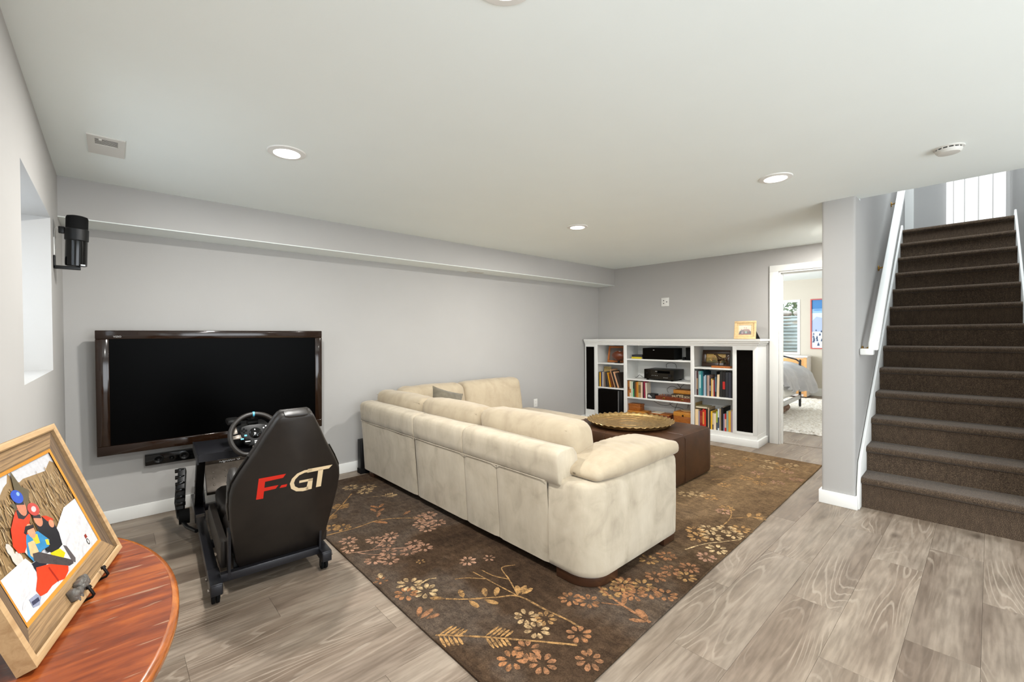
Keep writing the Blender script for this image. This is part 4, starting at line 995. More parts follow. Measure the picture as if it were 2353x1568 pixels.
bx(0, .33, -.2175, .2175, .018, .155).build('case', 'satin_black', RC, bevel=.003); bx(-.004, 0, -.2175, .2175, .020, .153).build('front_panel', 'gloss_black', RC)
for a, b_ in ((.03, -.18), (.03, .18), (.30, -.18), (.30, .18)): MB().cyl((a, b_, 0), (a, b_, .019), .018).build('foot', 'matt_black', RC)
for yy, zz, r_ in ((-.165, .075, .022), (.17, .10, .012)): MB().cyl((-.004, yy, zz), (-.016, yy, zz), r_, r_*.94, 24).build('knob', 'satin_black', RC, smooth=True, angle=40)
bx(-.0046, -.004, -.165, .02, .105, .140).build('display', 'tv_screen', RC)
for i in range(4): bx(-.0046, -.004, -.135+i*.018, -.127+i*.018, .042, .048).build('jack', 'print_silver', RC)
for i in range(4): MB().cyl((-.004, .02+i*.025, .07), (-.007, .02+i*.025, .07), .004, seg=10).build('button', 'print_silver', RC)
bx(-.0046, -.004, .01, .05, .126, .131).build('brand_mark', 'print_silver', RC)
t = thing('game_box', 'small black box with white lettering beside the center shelf books', 'box', at(.05, 1.405, .4615), TH)
bx(0, .12, -.055, .055, 0, .066).build('body', cmat((22,20,20)), t, bevel=.001)
for i, (wd, zz) in enumerate(((.03, .046), (.045, .033), (.06, .020))): bx(-.0006, 0, .045-wd, .045, zz, zz+.008).build('lettering', 'print_white', t)
CH = thing('chess_case', 'reddish wooden chess case with brass latches on the center shelf', 'box', at(.045, 1.090, .4615), TH)
bx(0, .26, -.258, .245, 0, .024).build('tray', 'mahogany', CH, bevel=.002); bx(0, .26, -.258, .245, .0246, .050).build('lid', 'mahogany', CH, bevel=.002)
for yy in (.12, -.14): bx(-.003, 0, yy-.018, yy+.018, .014, .036).build('latch', 'brass', CH, bevel=.001)
for i in range(6):
    x_, y_ = .06+.03*(i % 3), .20-.05*(i//3)-.02*(i % 2)
    MB().lathe([(0,0),(.008,0),(.007,.004),(.003,.012),(.005,.017),(0,.021)], (x_, y_, .0502), 10).build('chess_piece', 'mahogany' if i % 2 else 'cedar', CH, smooth=True)
t = thing('shut_the_box_game', 'dark brown boxed dice game lettered SHUT THE BOX', 'board game', at(.055, .975, .512), TH)
bx(0, .20, -.148, .135, 0, .042).build('body', cmat((60,46,30)), t, bevel=.001)
text('title', 'SHUT THE BOX', .036, 'logo_cream', t, frameM((-.0008, .0, .014), (0, -1, 0), (0, 0, 1)), .0003); text('subtitle', '2 PLAYER', .022, 'logo_cream', t, frameM((-.0008, .01, .034), (0, -1, 0), (0, 0, 1)), .0003)
t = thing('tan_box', 'flat tan box lying on the boxed dice game', 'box', at(.16, .965, .5545), TH)
bx(0, .18, -.138, .16, 0, .045).build('body', 'cedar_gold', t, bevel=.002); bx(-.002, .182, -.14, .162, .045, .050).build('lid', 'cedar_gold', t, bevel=.001)
t = thing('cedar_box', 'smaller cedar box stacked on another wooden box', 'box', at(.075, 1.680, .2548), TH)
bx(0, .13, -.092, .095, 0, .075).build('body', 'cedar', t, bevel=.003); bx(-.003, .133, -.095, .098, .0755, .10).build('lid', 'cedar', t, bevel=.003)
t = thing('wooden_box', 'larger cedar box under the small one on the bottom center shelf', 'box', at(.055, 1.642, .1440), TH)
bx(0, .19, -.142, .135, 0, .085).build('body', 'cedar_gold', t, bevel=.003); bx(-.003, .193, -.145, .138, .0855, .110).build('lid', 'cedar_gold', t, bevel=.003)
t = thing('trinket_box', 'reddish wooden box with papers on top on the bottom center shelf', 'box', at(.06, 1.295, .1440), TH)
bx(0, .19, -.155, .155, 0, .095).build('body', 'mahogany', t, bevel=.003); bx(-.003, .193, -.158, .158, .0955, .110).build('lid', 'cedar', t, bevel=.003); bx(.02, .17, -.02, .12, .1105, .116).build('papers', 'book_paper', t); bx(-.005, 0, -.01, .01, .075, .10).build('clasp', 'brass', t)
t = thing('clasp_box', 'golden wooden box with round clasp on the bottom center shelf', 'box', at(.055, .945, .1440), TH)
bx(0, .21, -.115, .130, 0, .115).build('body', 'cedar', t, bevel=.003); bx(-.003, .213, -.118, .133, .1155, .172).build('lid', 'cedar_gold', t, bevel=.003); MB().cyl((-.004, .0, .128), (-.009, .0, .128), .013, seg=16).build('clasp', 'bronze', t)
t = thing('oval_dish', 'small pale wooden oval dish on the golden box', 'dish', at(.14, .925, .3178), TH)
MB().lathe([(0,0),(.05,0),(.068,.012),(.071,.017),(.066,.015),(.05,.005),(0,.004)], seg=28, M=Matrix.Diagonal((.8,1.15,1,1))).build('dish', 'pine_frame', t, smooth=True)
SWF = thing('subwoofer', 'large black subwoofer filling the bottom left compartment', 'subwoofer', at(.04, 2.060, .1440), TH)
bx(0, .34, -.20, .212, 0, .390).build('cabinet', 'satin_black', SWF, bevel=.004); bx(-.012, -.002, -.130, .212, .004, .386).build('grille', 'grille_black', SWF, bevel=.003); bx(-.010, 0, -.146, -.134, .004, .386).build('edge_strip', 'silver_gray', SWF); bx(-.0126, -.012, .02, .045, .022, .028).build('badge', 'print_silver', SWF)
# frame and football, left top
t = thing('wood_picture_frame', 'orange wood picture frame standing behind the football', 'picture frame', at(.19, 2.055, .9508), TH)
Mf = Matrix.Rotation(math.radians(12), 4, 'Y')
def yframe(y0, y1, z0, z1, w, x0, x1): return MB().box(x0, x1, y0, y1, z0, z0+w).box(x0, x1, y0, y1, z1-w, z1).box(x0, x1, y0, y0+w, z0+w, z1-w).box(x0, x1, y1-w, y1, z0+w, z1-w)
yframe(-.135, .150, 0, .255, .030, -.010, .012).build('molding', 'orange_wood', t, bevel=.003, M=Mf); bx(0, .006, -.105, .120, .030, .225).build('glass', 'glass_dark', t, M=Mf)
bx(.012, .09, -.01, .03, 0, .008).build('easel_leg', 'matt_black', t)
t = thing('football', 'brown leather football on a small stand', 'football', at(.105, 1.955, .9478), TH)
fbm = MB(); nseg = 28
vs = [(0,0,0)]
def fbp(u, w):
    a = -1+2*u; r = .077*max(0, (1-abs(a)**1.75))**.86; q = 2*PI*w
    return (r*math.cos(q), -a*.127, .113+r*math.sin(q))
fbm.grid(fbp, 30, 28).build('ball', 'football_leather', t, smooth=True, angle=180)
MB().tube([(-.030, .03, .113+.066), (-.030, -.05, .113+.066)], .0025, 6).build('laces', 'print_white', t, smooth=True)
MB().box(-.04, .04, -.05, .05, 0, .006).box(-.012, .012, -.012, .012, .006, .038).build('stand', 'satin_black', t)
# dark picture and dog statue, right top
t = thing('landscape_picture', 'dark framed autumn landscape picture standing behind the dog statue', 'picture frame', at(.22, .580, .9462), TH)
Mf = Matrix.Rotation(math.radians(11), 4, 'Y')
yframe(-.178, .172, 0, .222, .052, -.012, .010).build('molding', 'dark_frame', t, bevel=.004, M=Mf)
its = [(rect(-.121, .127, .05, .172), S(150, 122, 50)), (rect(-.121, .127, .12, .172), S(196, 160, 84)), ([(-.12,.07),(-.02,.09),(.06,.07),(.127,.10),(.127,.05),(-.12,.05)], S(96, 86, 36))]
rnd = random.Random(3)
for i in range(40): its.append((ell(rnd.uniform(-.112, .118), rnd.uniform(.057, .15), rnd.uniform(.004, .011), rnd.uniform(.003, .009), 7), (S(214, 150, 50), S(120, 100, 40), S(224, 190, 110), S(170, 96, 30), S(90, 76, 34))[i % 5]))
prints('picture', its, t, 'photo_print', Mf @ frameM((-.002, 0, 0), (0, -1, 0), (0, 0, 1)))
DG = thing('dog_statue', 'bronze pointer dog statue on a wooden base', 'statue', at(.07, .450, .9438), TH)
bx(-.03, .06, -.118, .118, 0, .024).build('base', 'orange_wood', DG, bevel=.003)
dgm = bpy.data.meshes.new('dog'); 
def dog():
    Y = lambda y, z, x=.015: (x, y, z)
    V_ = [Y(-.045,.115),Y(-.01,.112),Y(.03,.120),Y(.055,.150),Y(.070,.172),Y(.100,.168),Y(-.060,.125),Y(-.085,.150),Y(-.100,.178)]
    R_ = [.019,.017,.023,.014,.013,.007,.010,.004,.0025]
    E_ = [(0,1),(1,2),(2,3),(3,4),(4,5),(0,6),(6,7),(7,8)]
    for (y0, z0), (y1, z1), (y2, z2), x, root in (((.040,.085),(.042,.055),(.044,.026),.026,2),((.035,.085),(.030,.055),(.036,.026),.004,2),((-.060,.085),(-.072,.058),(-.062,.026),.026,0),((-.050,.085),(-.062,.058),(-.050,.026),.004,0)):
        k = len(V_); V_.extend([Y(y0,z0,x),Y(y1,z1,x),Y(y2,z2,x)]); R_.extend([.011,.006,.0055]); E_.extend([(root,k),(k,k+1),(k+1,k+2)])
    dgm.from_pydata(V_, E_, [])
    o = link('dog', dgm, DG); md = o.modifiers.new('skin', 'SKIN'); md.use_smooth_shade = True
    for i, sv in enumerate(dgm.skin_vertices[0].data): sv.radius = (R_[i]*.8, R_[i])
    dgm.skin_vertices[0].data[0].use_root = True
    sd = o.modifiers.new('sub', 'SUBSURF'); sd.levels = 1; sd.render_levels = 2
    dgm.materials.append(MATS['bronze'])
dog()
for x_ in (.004, .026): MB().cushion(x_-.003, x_+.003, .058, .072, .155, .178, .003, res=.006).build('ear', 'bronze', DG, smooth=True)
# small frame on top
t = thing('pine_picture_frame', 'small pale pine picture frame standing on top of the bookcase', 'picture frame', at(.145, .200, 1.3128), TH)
Mf = Matrix.Rotation(math.radians(9), 4, 'Y')
yframe(-.125, .125, 0, .228, .026, -.010, .010).build('outer_molding', 'pine_frame', t, bevel=.003, M=Mf); yframe(-.099, .099, .026, .202, .028, -.004, .008).build('inner_molding', 'pine_frame', t, bevel=.002, M=Mf)
its = [(rect(-.071, .071, .054, .174), S(214, 190, 158)), (rect(-.071, .071, .054, .07), S(120, 40, 34)), ([(-.071,.066),(-.06,.10),(-.02,.12),(.03,.12),(.06,.10),(.071,.066)], S(70, 44, 40))]
for x_, z_, c_ in ((-.045,.095,(60,44,48)),(-.02,.105,(90,54,50)),(.0,.112,(130,90,70)),(.022,.112,(120,80,60)),(.045,.10,(110,60,56)),(.058,.085,(60,40,44)),(.012,.085,(120,140,130)),(-.03,.08,(130,100,110)),(-.055,.078,(30,26,30))): its.append((ell(x_, z_, .013, .016, 9), S(*c_)))
for x_, z_ in ((-.008,.142),(.014,.140),(-.04,.118),(.042,.12)): its.append((ell(x_, z_, .006, .008, 8), S(150, 100, 76)))
prints('photo', its, t, 'photo_print', Mf @ frameM((-.0005, 0, 0), (0, -1, 0), (0, 0, 1)))
MB().add([(.03,-.10,0),(.115,-.145,0),(.115,-.13,.0),(.03,-.085,0),(.04,-.10,.13),(.06,-.115,.10),(.06,-.105,.10),(.04,-.09,.13)], [(0,1,2,3),(4,5,6,7),(0,1,5,4),(1,2,6,5),(2,3,7,6),(3,0,4,7)]).build('easel_back', 'matt_black', t)
# cables
def cable(label, pts, r=.0028, loc=(.37, 1.2, .3)):
    base = at(*loc); t = tag(MB().tube([tuple((BKM @ Vector(p))-base) for p in pts], r, 6).build('cable', 'wire_dark', smooth=True), label, 'cable', 'loose black cables in the bookcase')
    t.location = base; return t
def arcp(p): 
    out = []
    P_ = [Vector(q) for q in p]
    for i in range(len(P_)-1):
        p0, p1, p2, p3 = P_[max(i-1,0)], P_[i], P_[i+1], P_[min(i+2,len(P_)-1)]
        for j in range(8):
            tt = j/8; out.append(0.5*((2*p1)+(p2-p0)*tt+(2*p0-5*p1+4*p2-p3)*tt*tt+(3*p1-p0-3*p2+p3)*tt**3))
    out.append(P_[-1]); return out
cable('long black cable sagging under the center third shelf', arcp([(.375,1.58,.435),(.372,1.50,.37),(.37,1.40,.335),(.37,1.30,.34),(.372,1.22,.39),(.375,1.16,.43)]))
cable('black cable dropping behind the trinket box', arcp([(.378,1.14,.43),(.375,1.17,.36),(.375,1.20,.28),(.378,1.205,.20),(.378,1.20,.15)]))
cable('curled black cable right of center on the bottom shelf', arcp([(.350,1.25,.42),(.350,1.26,.37),(.350,1.21,.33),(.350,1.12,.325),(.352,1.06,.30),(.355,1.05,.24),(.355,1.07,.16)]))
cable('black cable hanging above the golden box', arcp([(.33,.98,.435),(.33,.985,.40),(.33,.99,.36),(.33,.995,.335)]))
cable('looped black cable on the center third shelf', arcp([(.34,1.28,.53),(.345,1.30,.58),(.35,1.24,.625),(.35,1.16,.61),(.35,1.12,.56),(.35,1.10,.515)]))
cable('thin black cable forking up behind the receiver', arcp([(.36,1.11,.515),(.36,1.11,.60),(.36,1.15,.66),(.36,1.19,.70)]))
cable('second forking cable behind the receiver', arcp([(.352,1.10,.515),(.352,1.10,.62),(.352,1.06,.66),(.352,1.04,.705)]))
cable('coiled black cable behind the receiver top', arcp([(.375,1.32,.89),(.372,1.32,.94),(.372,1.26,.965),(.372,1.19,.95),(.372,1.17,.89)]))
cable('short black plug lead left of the receiver', arcp([(.20,1.52,.733),(.20,1.60,.745),(.20,1.66,.775),(.20,1.70,.742),(.20,1.73,.734)]), .0035)

# ================================================================== RACING SIMULATOR COCKPIT
RA = math.radians(-3.5)
RG = thing('racing_cockpit', 'black racing simulator cockpit with steering wheel in front of the television', 'racing simulator', (.64, 2.61, 0), RA)
def rp_(mb, name, mat='frame_metal', parent=None, **kw): return mb.build(name, mat, parent or RG, **kw)
def beam(p0, p1, w, h, up=(0, 0, 1)):
    """rectangular tube between two points"""
    p0, p1 = Vector(p0), Vector(p1); y = (p1-p0); L = y.length; y.normalize()
    z = Vector(up); z = (z-y*z.dot(y)).normalized(); x = y.cross(z)
    M = Matrix(((x.x,y.x,z.x,p0.x),(x.y,y.y,z.y,p0.y),(x.z,y.z,z.z,p0.z),(0,0,0,1)))
    return MB().box(-w/2, w/2, 0, L, -h/2, h/2, M)
for sx, nm in ((-1, 'l'), (1, 'r')):
    X = sx*.267
    rp_(beam((X, .0, .095), (X, 1.24, .095), .05, .052), 'side_rail', bevel=.003)
    rp_(beam((X, .005, .098), (X, .20, .098), .054, .058), 'rail_sleeve', bevel=.003)
    rp_(beam((X, 1.10, .112), (X, 1.62, .112), .060, .060), 'front_rail', bevel=.003)
    rp_(bx(X-.025, X+.025, 1.0985, 1.0995, .085, .140), 'rail_end_cap', 'steel_grey')
    rp_(beam((X, 1.34, .14), (X, .90, .635), .048, .066, (0, 1, 1)), 'upright', 'satin_black', bevel=.003)
    for i in range(4): rp_(MB().cyl((X-.027*1, 1.30-.05*i, .195+.056*i), (X+.027, 1.30-.05*i, .195+.056*i), .006, seg=10), 'bolt', 'steel_grey')
    for k_ in (.03, .16): rp_(MB().cyl((X+sx*.024, k_, .095), (X+sx*.036, k_, .095), .009, seg=10), 'bolt', 'steel_grey')
    for yy in (.075, 1.35):
        ca = rp_(MB().box(X-.016, X+.016, yy-.02, yy+.02, .052, .070).box(X-.020, X-.014, yy-.02, yy+.015, .025, .058).box(X+.014, X+.020, yy-.02, yy+.015, .025, .058), 'caster', 'satin_black')
        for xx in (-.010, .010): rp_(MB().cyl((X+xx-.008, yy, .0285), (X+xx+.008, yy, .0285), .028, seg=24), 'caster_wheel', 'matt_black', ca, bevel=.003)
rp_(beam((-.245, .085, .118), (.245, .085, .118), .04, .042), 'rear_crossbar', bevel=.003)
rp_(beam((-.245, .62, .10), (.245, .62, .10), .045, .04), 'mid_crossbar', bevel=.003)
rp_(beam((-.245, 1.30, .12), (.245, 1.30, .12), .045, .04), 'front_crossbar', bevel=.003)
# seat back: outlined shell with padded front
SA = math.radians(25)
SBM = Matrix.Translation((.047, .10, .13)) @ Matrix(((1, 0, 0, 0), (0, math.cos(SA), -math.sin(SA), 0), (0, math.sin(SA), math.cos(SA), 0), (0, 0, 0, 1)))
half = [(0.0, .205), (.04, .222), (.10, .232), (.2, .243), (.32, .256), (.42, .264), (.50, .264), (.56, .255), (.63, .225), (.70, .190), (.76, .160), (.83, .130), (.88, .106), (.915, .090), (.935, .076), (.945, .062)]
outl_s = [(-w, h) for h, w in half]+[(w, h) for h, w in reversed(half)]
def seat_shell(y0, y1, inset0, inset1):
    n = len(outl_s); m_ = MB(); lv = [(y0, inset0+.012), (y0+.006, inset0+.004), (y0+.016, inset0), ((y0+y1)/2, min(inset0, inset1)), (y1-.014, inset1), (y1, inset1+.012)]
    for y, ins in lv:
        for x, z in outl_s:
            c_ = Vector((0, .45)); d_ = Vector((x, z))-c_; L_ = d_.length; q = c_+d_*(1-ins/L_); m_.v.append((q.x, y, q.y))
    for i in range(len(lv)-1): m_.f += [(i*n+j, i*n+(j+1) % n, (i+1)*n+(j+1) % n, (i+1)*n+j) for j in range(n)]
    m_.f += [tuple(range(n)), tuple((len(lv)-1)*n+j for j in range(n))]
    return m_
SB = rp_(seat_shell(0.0, .05, 0, .0), 'seat_back', 'seat_vinyl', smooth=True, angle=60, M=SBM)
rp_(seat_shell(.045, .10, .004, .02), 'seat_back_pad', 'seat_vinyl', SB, smooth=True, angle=60, M=SBM)
for sx in (-1, 1):
    wing = MB().cushion(sx*.238-.026, sx*.238+.026, .05, .16, .28, .57, .022, res=.03)
    rp_(wing, 'side_bolster', 'seat_vinyl', SB, smooth=True, M=SBM)
    rp_(MB().tube([(sx*(w+.001), .046, h) for h, w in half[4:10]], .006, 8), 'edge_piping', 'gloss_black', SB, smooth=True, M=SBM)
rp_(MB().cushion(-.055, .055, .0, .055, .925, .952, .012, res=.02), 'head_cap', 'seat_vinyl', SB, smooth=True, M=SBM)
# F-GT lettering on the rear face
def decal(name, polys, mat):
    m_ = MB()
    for q in polys:
        k_ = len(m_.v); m_.v += [(x, -.0012, z) for x, z in q]; m_.f.append(tuple(range(k_, k_+len(q))))
    return m_.build(name, mat, SB, M=SBM @ Matrix.Translation((-.002, 0, .012)))
def strip(pts, w0, w1):
    P_ = [Vector(p) for p in pts]; out = []
    n = len(P_)
    for i in range(n):
        d_ = P_[min(i+1, n-1)]-P_[max(i-1, 0)]; nn = Vector((-d_.y, d_.x)).normalized(); w = w0+(w1-w0)*i/(n-1); out.append((P_[i]+nn*w/2, P_[i]-nn*w/2))
    return [[tuple(out[i][0]), tuple(out[i+1][0]), tuple(out[i+1][1]), tuple(out[i][1])] for i in range(n-1)]
decal('letter_f', [[(-.148,.447),(-.116,.445),(-.113,.580),(-.143,.580)], [(-.1135,.580),(-.1135,.553),(-.032,.557),(-.020,.580)], [(-.115,.515),(-.115,.492),(-.062,.494),(-.050,.515)]], 'logo_red')
decal('hyphen', [[(-.044,.493),(-.036,.510),(-.008,.510),(-.012,.493)]], 'logo_red')
gpts = [(.108,.572),(.070,.572),(.040,.560),(.020,.535),(.014,.508),(.022,.478),(.045,.457),(.075,.450),(.100,.452)]
decal('letter_g', strip(gpts, .016, .024)+[[(.088,.442),(.118,.442),(.118,.515),(.096,.515)], [(.050,.500),(.050,.516),(.118,.516),(.118,.500)]], 'logo_cream')
decal('letter_t', [[(.085,.584),(.085,.560),(.196,.562),(.212,.584)], [(.140,.447),(.166,.447),(.166,.565),(.140,.565)]], 'logo_cream')
# seat cushion
ST_ = rp_(MB().cushion(-.185, .255, .62, 1.08, .20, .325, .045, (0, 0, .015), .035), 'seat_cushion', 'seat_vinyl', smooth=True)
rp_(MB().cushion(-.185, .255, .16, .62, .17, .285, .04, (0, 0, .0), .035), 'seat_base_pad', 'seat_vinyl', smooth=True)
for sx in (-1, 1):
    rp_(MB().cushion(.035+sx*.255-.022, .035+sx*.255+.022, .14, .86, .13, .285, .022, res=.035), 'leg_bolster', 'seat_vinyl', smooth=True)
rp_(bx(-.18, .25, .12, 1.05, .12, .19), 'seat_pan', 'satin_black')
for sx in (-1, 1): rp_(beam((sx*.225+.02, .10, .11), (sx*.225+.02, .07, .36), .012, .07), 'hinge_plate', 'frame_metal')
# wheel deck
rp_(MB().box(-.300, .300, .62, 1.06, .640, .658), 'wheel_deck', 'frame_metal', bevel=.002)
rp_(bx(-.300, .300, .612, .622, .615, .660), 'deck_lip', 'frame_metal'); rp_(bx(-.306, -.298, .62, 1.06, .60, .66), 'deck_side', 'frame_metal'); rp_(bx(.298, .306, .62, 1.06, .60, .66), 'deck_side', 'frame_metal')
# steering wheel
WA = math.radians(24)
WM = Matrix.Translation((.0, .60, .745)) @ Matrix(((1, 0, 0, 0), (0, math.cos(WA), math.sin(WA), 0), (0, -math.sin(WA), math.cos(WA), 0), (0, 0, 0, 1)))
SW = rp_(MB().lathe([(0, .05), (.055, .05), (.062, .06), (.065, .13), (.06, .16), (0, .16)], seg=28, M=WM @ Matrix(((1,0,0,0),(0,0,1,0),(0,1,0,0),(0,0,0,1)))), 'steering_wheel', 'satin_black', smooth=True, angle=50)
def wp(mb, name, mat, **kw): return mb.build(name, mat, SW, M=WM, **kw)
R_ = .137
rimp = []
for i in range(56):
    a = 2*PI*i/56; x, z = R_*math.cos(a), R_*math.sin(a)
    if z < -.118: z = -.118-(abs(z)-.118)*.35
    rimp.append((x, 0, z))
wp(MB().tube(rimp, .0155, 12, closed=True), 'rim', 'seat_vinyl', smooth=True)
wp(MB().tube([(R_*math.cos(a), 0, R_*math.sin(a)) for a in (1.53, 1.57, 1.61)], .0162, 12), 'blue_marker', 'button_blue', smooth=True)
face = [(-.083,.030),(-.075,.058),(-.03,.066),(.03,.066),(.075,.058),(.083,.030),(.078,-.005),(.055,-.030),(.040,-.070),(-.040,-.070),(-.055,-.030),(-.078,-.005)]
wp(MB().prism(face, 'y', -.012, .018), 'hub_plate', 'satin_black', bevel=.004)
wp(MB().lathe([(0, -.022), (.026, -.020), (.034, -.014), (.037, -.010)], seg=28, M=Matrix(((1,0,0,0),(0,0,1,0),(0,1,0,.0),(0,0,0,1))) @ Matrix.Translation((0, .008, 0))), 'horn_button', 'gloss_black', smooth=True)
for sx in (-1, 1):
    wp(MB().prism([(sx*.07, .012), (sx*.126, .006), (sx*.130, -.018), (sx*.07, -.018)], 'y', -.006, .008), 'spoke', 'steel_grey', bevel=.003)
    wp(MB().prism([(sx*.088, .025), (sx*.100, .075), (sx*.112, .072), (sx*.120, .02)], 'y', .024, .029), 'paddle_shifter', 'steel_grey', bevel=.002)
wp(MB().prism([(-.022, -.066), (.022, -.066), (.018, -.122), (-.018, -.122)], 'y', -.006, .008), 'lower_spoke', 'steel_grey', bevel=.003)
MW = Matrix(((1,0,0,0),(0,0,1,0),(0,1,0,0),(0,0,0,1)))
def btn(x, z, r, mat, name='button', h=-.017): wp(MB().cyl((x, -.012, z), (x, h, z), r, r*.9, 14), name, mat, smooth=True, angle=40)
btn(.052, -.030, .020, 'button_red', 'selector_dial'); btn(.052, -.030, .012, 'matt_black', 'dial_cap', -.021)
btn(-.046, -.042, .020, 'matt_black', 'toggle_dial'); bx_ = wp(bx(-.060, -.032, -.0195, -.016, -.0445, -.0395), 'toggle_bar', 'button_white')
for x, z in ((.062,.045),(.076,.035),(.062,.025),(.048,.035)): btn(x, z, .005, 'button_white')
for x, z in ((-.062,.042),(-.050,.032),(-.074,.032),(-.062,.022)): btn(x, z, .006, 'matt_black')
for x, z in ((-.055,-.002),(.055,.006)): wp(bx(x-.007, x+.007, -.015, -.012, z-.005, z+.005), 'blue_button', 'button_blue')
wp(bx(-.083, -.066, -.015, -.012, -.026, -.018), 'blue_button', 'button_blue')
for z in (-.044, -.054, -.064): wp(bx(-.008, .008, -.0145, -.012, z-.003, z+.003), 'white_button', 'button_white')
wp(MB().prism([(-.011,.010),(-.002,.010),(.004,.004),(-.003,-.001),(-.003,-.009),(-.007,-.009),(-.007,.006)], 'y', -.0232, -.0225), 'logo_mark', 'print_silver')
rp_(MB().cushion(-.11, .11, .66, .90, .655, .80, .045, res=.03), 'wheel_base', 'satin_black', smooth=True)
rp_(MB().box(-.03, .03, .68, .74, .79, .835).cyl((0, .70, .83), (0, .70, .86), .012), 'shifter_knob', 'gloss_black', smooth=True, angle=40)
rp_(MB().cushion(-.14, -.06, .70, .84, .80, .838, .014, res=.02), 'gear_console', 'satin_black', smooth=True)
# pedals
PM = Matrix.Translation((.0, 1.30, .20)) @ Matrix.Rotation(math.radians(38), 4, 'X')
PD = rp_(MB().box(-.215, .215, 0, .26, 0, .035, PM), 'pedal_base', 'pedal_plate', bevel=.004)
rp_(MB().box(-.215, .215, .262, .34, -.02, .07, PM), 'pedal_housing', 'pedal_plate', PD, bevel=.01)
for i in range(3):
    for j in range(5): rp_(MB().lathe([(0, .003), (.006, .0025), (.009, 0)], ((-.165+.082*j), .06+.06*i, .0352), 12, M=PM), 'grip_stud', 'pedal_plate', PD, smooth=True)
for x in (-.165, -.03, .12):
    pa = rp_(MB().box(x-.02, x+.02, .30, .325, .07, .15, PM), 'pedal_arm', 'steel_grey', PD)
    rp_(MB().box(x-.04, x+.04, .285, .298, .10, .205, PM), 'pedal', 'steel_grey', PD, bevel=.004)
    rp_(MB().box(x-.035, x+.035, .262, .33, .0702, .0712, PM), 'pedal_slot', 'matt_black', PD)
text('brand_text', 'logitech G', .034, 'print_white', PD, PM @ frameM((-.05, .262, .053), (1, 0, 0), (0, .35, 1)), .0004)
rp_(beam((-.235, 1.24, .14), (-.235, 1.62, .362), .012, .10), 'pedal_side_plate', 'frame_metal', bevel=.002); rp_(beam((.235, 1.24, .14), (.235, 1.62, .362), .012, .10), 'pedal_side_plate', 'frame_metal', bevel=.002)
# keyboard arm folded down on the left
KB = rp_(MB().tube([(-.30, .90, .10), (-.345, 1.05, .09), (-.385, 1.20, .12), (-.395, 1.28, .20), (-.385, 1.33, .32)], .012, 8), 'side_arm', 'satin_black', smooth=True)
rp_(beam((-.375, 1.20, .16), (-.355, 1.36, .41), .045, .075), 'shifter_mount', 'satin_black', KB, bevel=.004)
for i in range(6): rp_(bx(-.40, -.345, 1.18+.028*i, 1.196+.028*i, .20+.040*i, .225+.040*i), 'switch_block', 'gloss_black', KB, bevel=.003)
rp_(MB().cyl((-.385, 1.16, .13), (-.325, 1.16, .13), .05, .05, 24), 'pivot_disc', 'matt_black', KB, smooth=True, angle=40)

# ================================================================== DEMILUNE TABLE WITH FRAMED PHOTO
TB = thing('demilune_table', 'half-round reddish brown wooden table against the left wall', 'table', (XL, 1.41, 0))
def dem(a, b_, n=40): return [(a*math.sin(PI*i/n), -b_*math.cos(PI*i/n)) for i in range(n+1)]
def dem_slab(lv):
    m_ = MB(); n = 41
    for z, ins in lv: m_.v += [(max(.004, x), y, z) for x, y in dem(.366-ins, .62-ins)]
    for i in range(len(lv)-1): m_.f += [(i*n+j, i*n+(j+1) % n, (i+1)*n+(j+1) % n, (i+1)*n+j) for j in range(n)]
    m_.f += [tuple(range(n)), tuple((len(lv)-1)*n+j for j in range(n))]; return m_
dem_slab([(.7502, .014), (.7495, .013)]).build('top', 'table_wood', TB)
dem_slab([(.749, .012), (.747, .004), (.742, .0), (.728, .0), (.721, .005), (.718, .014)]).build('edge_band', 'table_edge', TB, smooth=True, angle=60)
dem_slab([(.7178, .045), (.63, .045)]).build('apron', 'table_edge', TB, smooth=True)
for a in (.25, 1.05, 2.09, 2.89):
    x, y = .30*math.sin(a), -.55*math.cos(a)
    MB().lathe([(.026, .63), (.022, .45), (.018, .25), (.014, .06), (.018, .03), (.014, 0), (0, 0)], (max(.03, x), y, 0), 16).build('leg', 'table_edge', TB, smooth=True)
dv = Vector((.234, .972, 0)).normalized(); lean = math.radians(20.3)
nvec = Vector((dv.y, -dv.x, 0)); upv = Vector((0, 0, math.cos(lean)))-nvec*math.sin(lean)
PBL = Vector((.016, 1.711, .7618))-dv*.535
PF = thing('framed_photo', 'rustic wood framed ski family photo standing on the half-round table', 'picture frame', PBL+dv*.2675-nvec*.02+Vector((0, 0, -.0113)))
FMt = Matrix.Translation(-PF.location) @ frameM(PBL, dv, upv)
FWd, FHt, MWd, DEP = .535, .402, .058, .030
def mold(a, b_, c_, d_, side):
    """one mitred frame board, coordinates along frame plane: outer a->b, inner c->d"""
    return a, b_, c_, d_
OC = [(0, 0), (FWd, 0), (FWd, FHt), (0, FHt)]
def insetc(k): return [(k, k), (FWd-k, k), (FWd-k, FHt-k), (k, FHt-k)]
prof_f = [(0, -DEP), (0, -.001), (.003, 0), (.013, 0), (.016, -.003), (.017, -.010), (MWd-.004, -.0125), (MWd, -.014), (MWd, -DEP)]
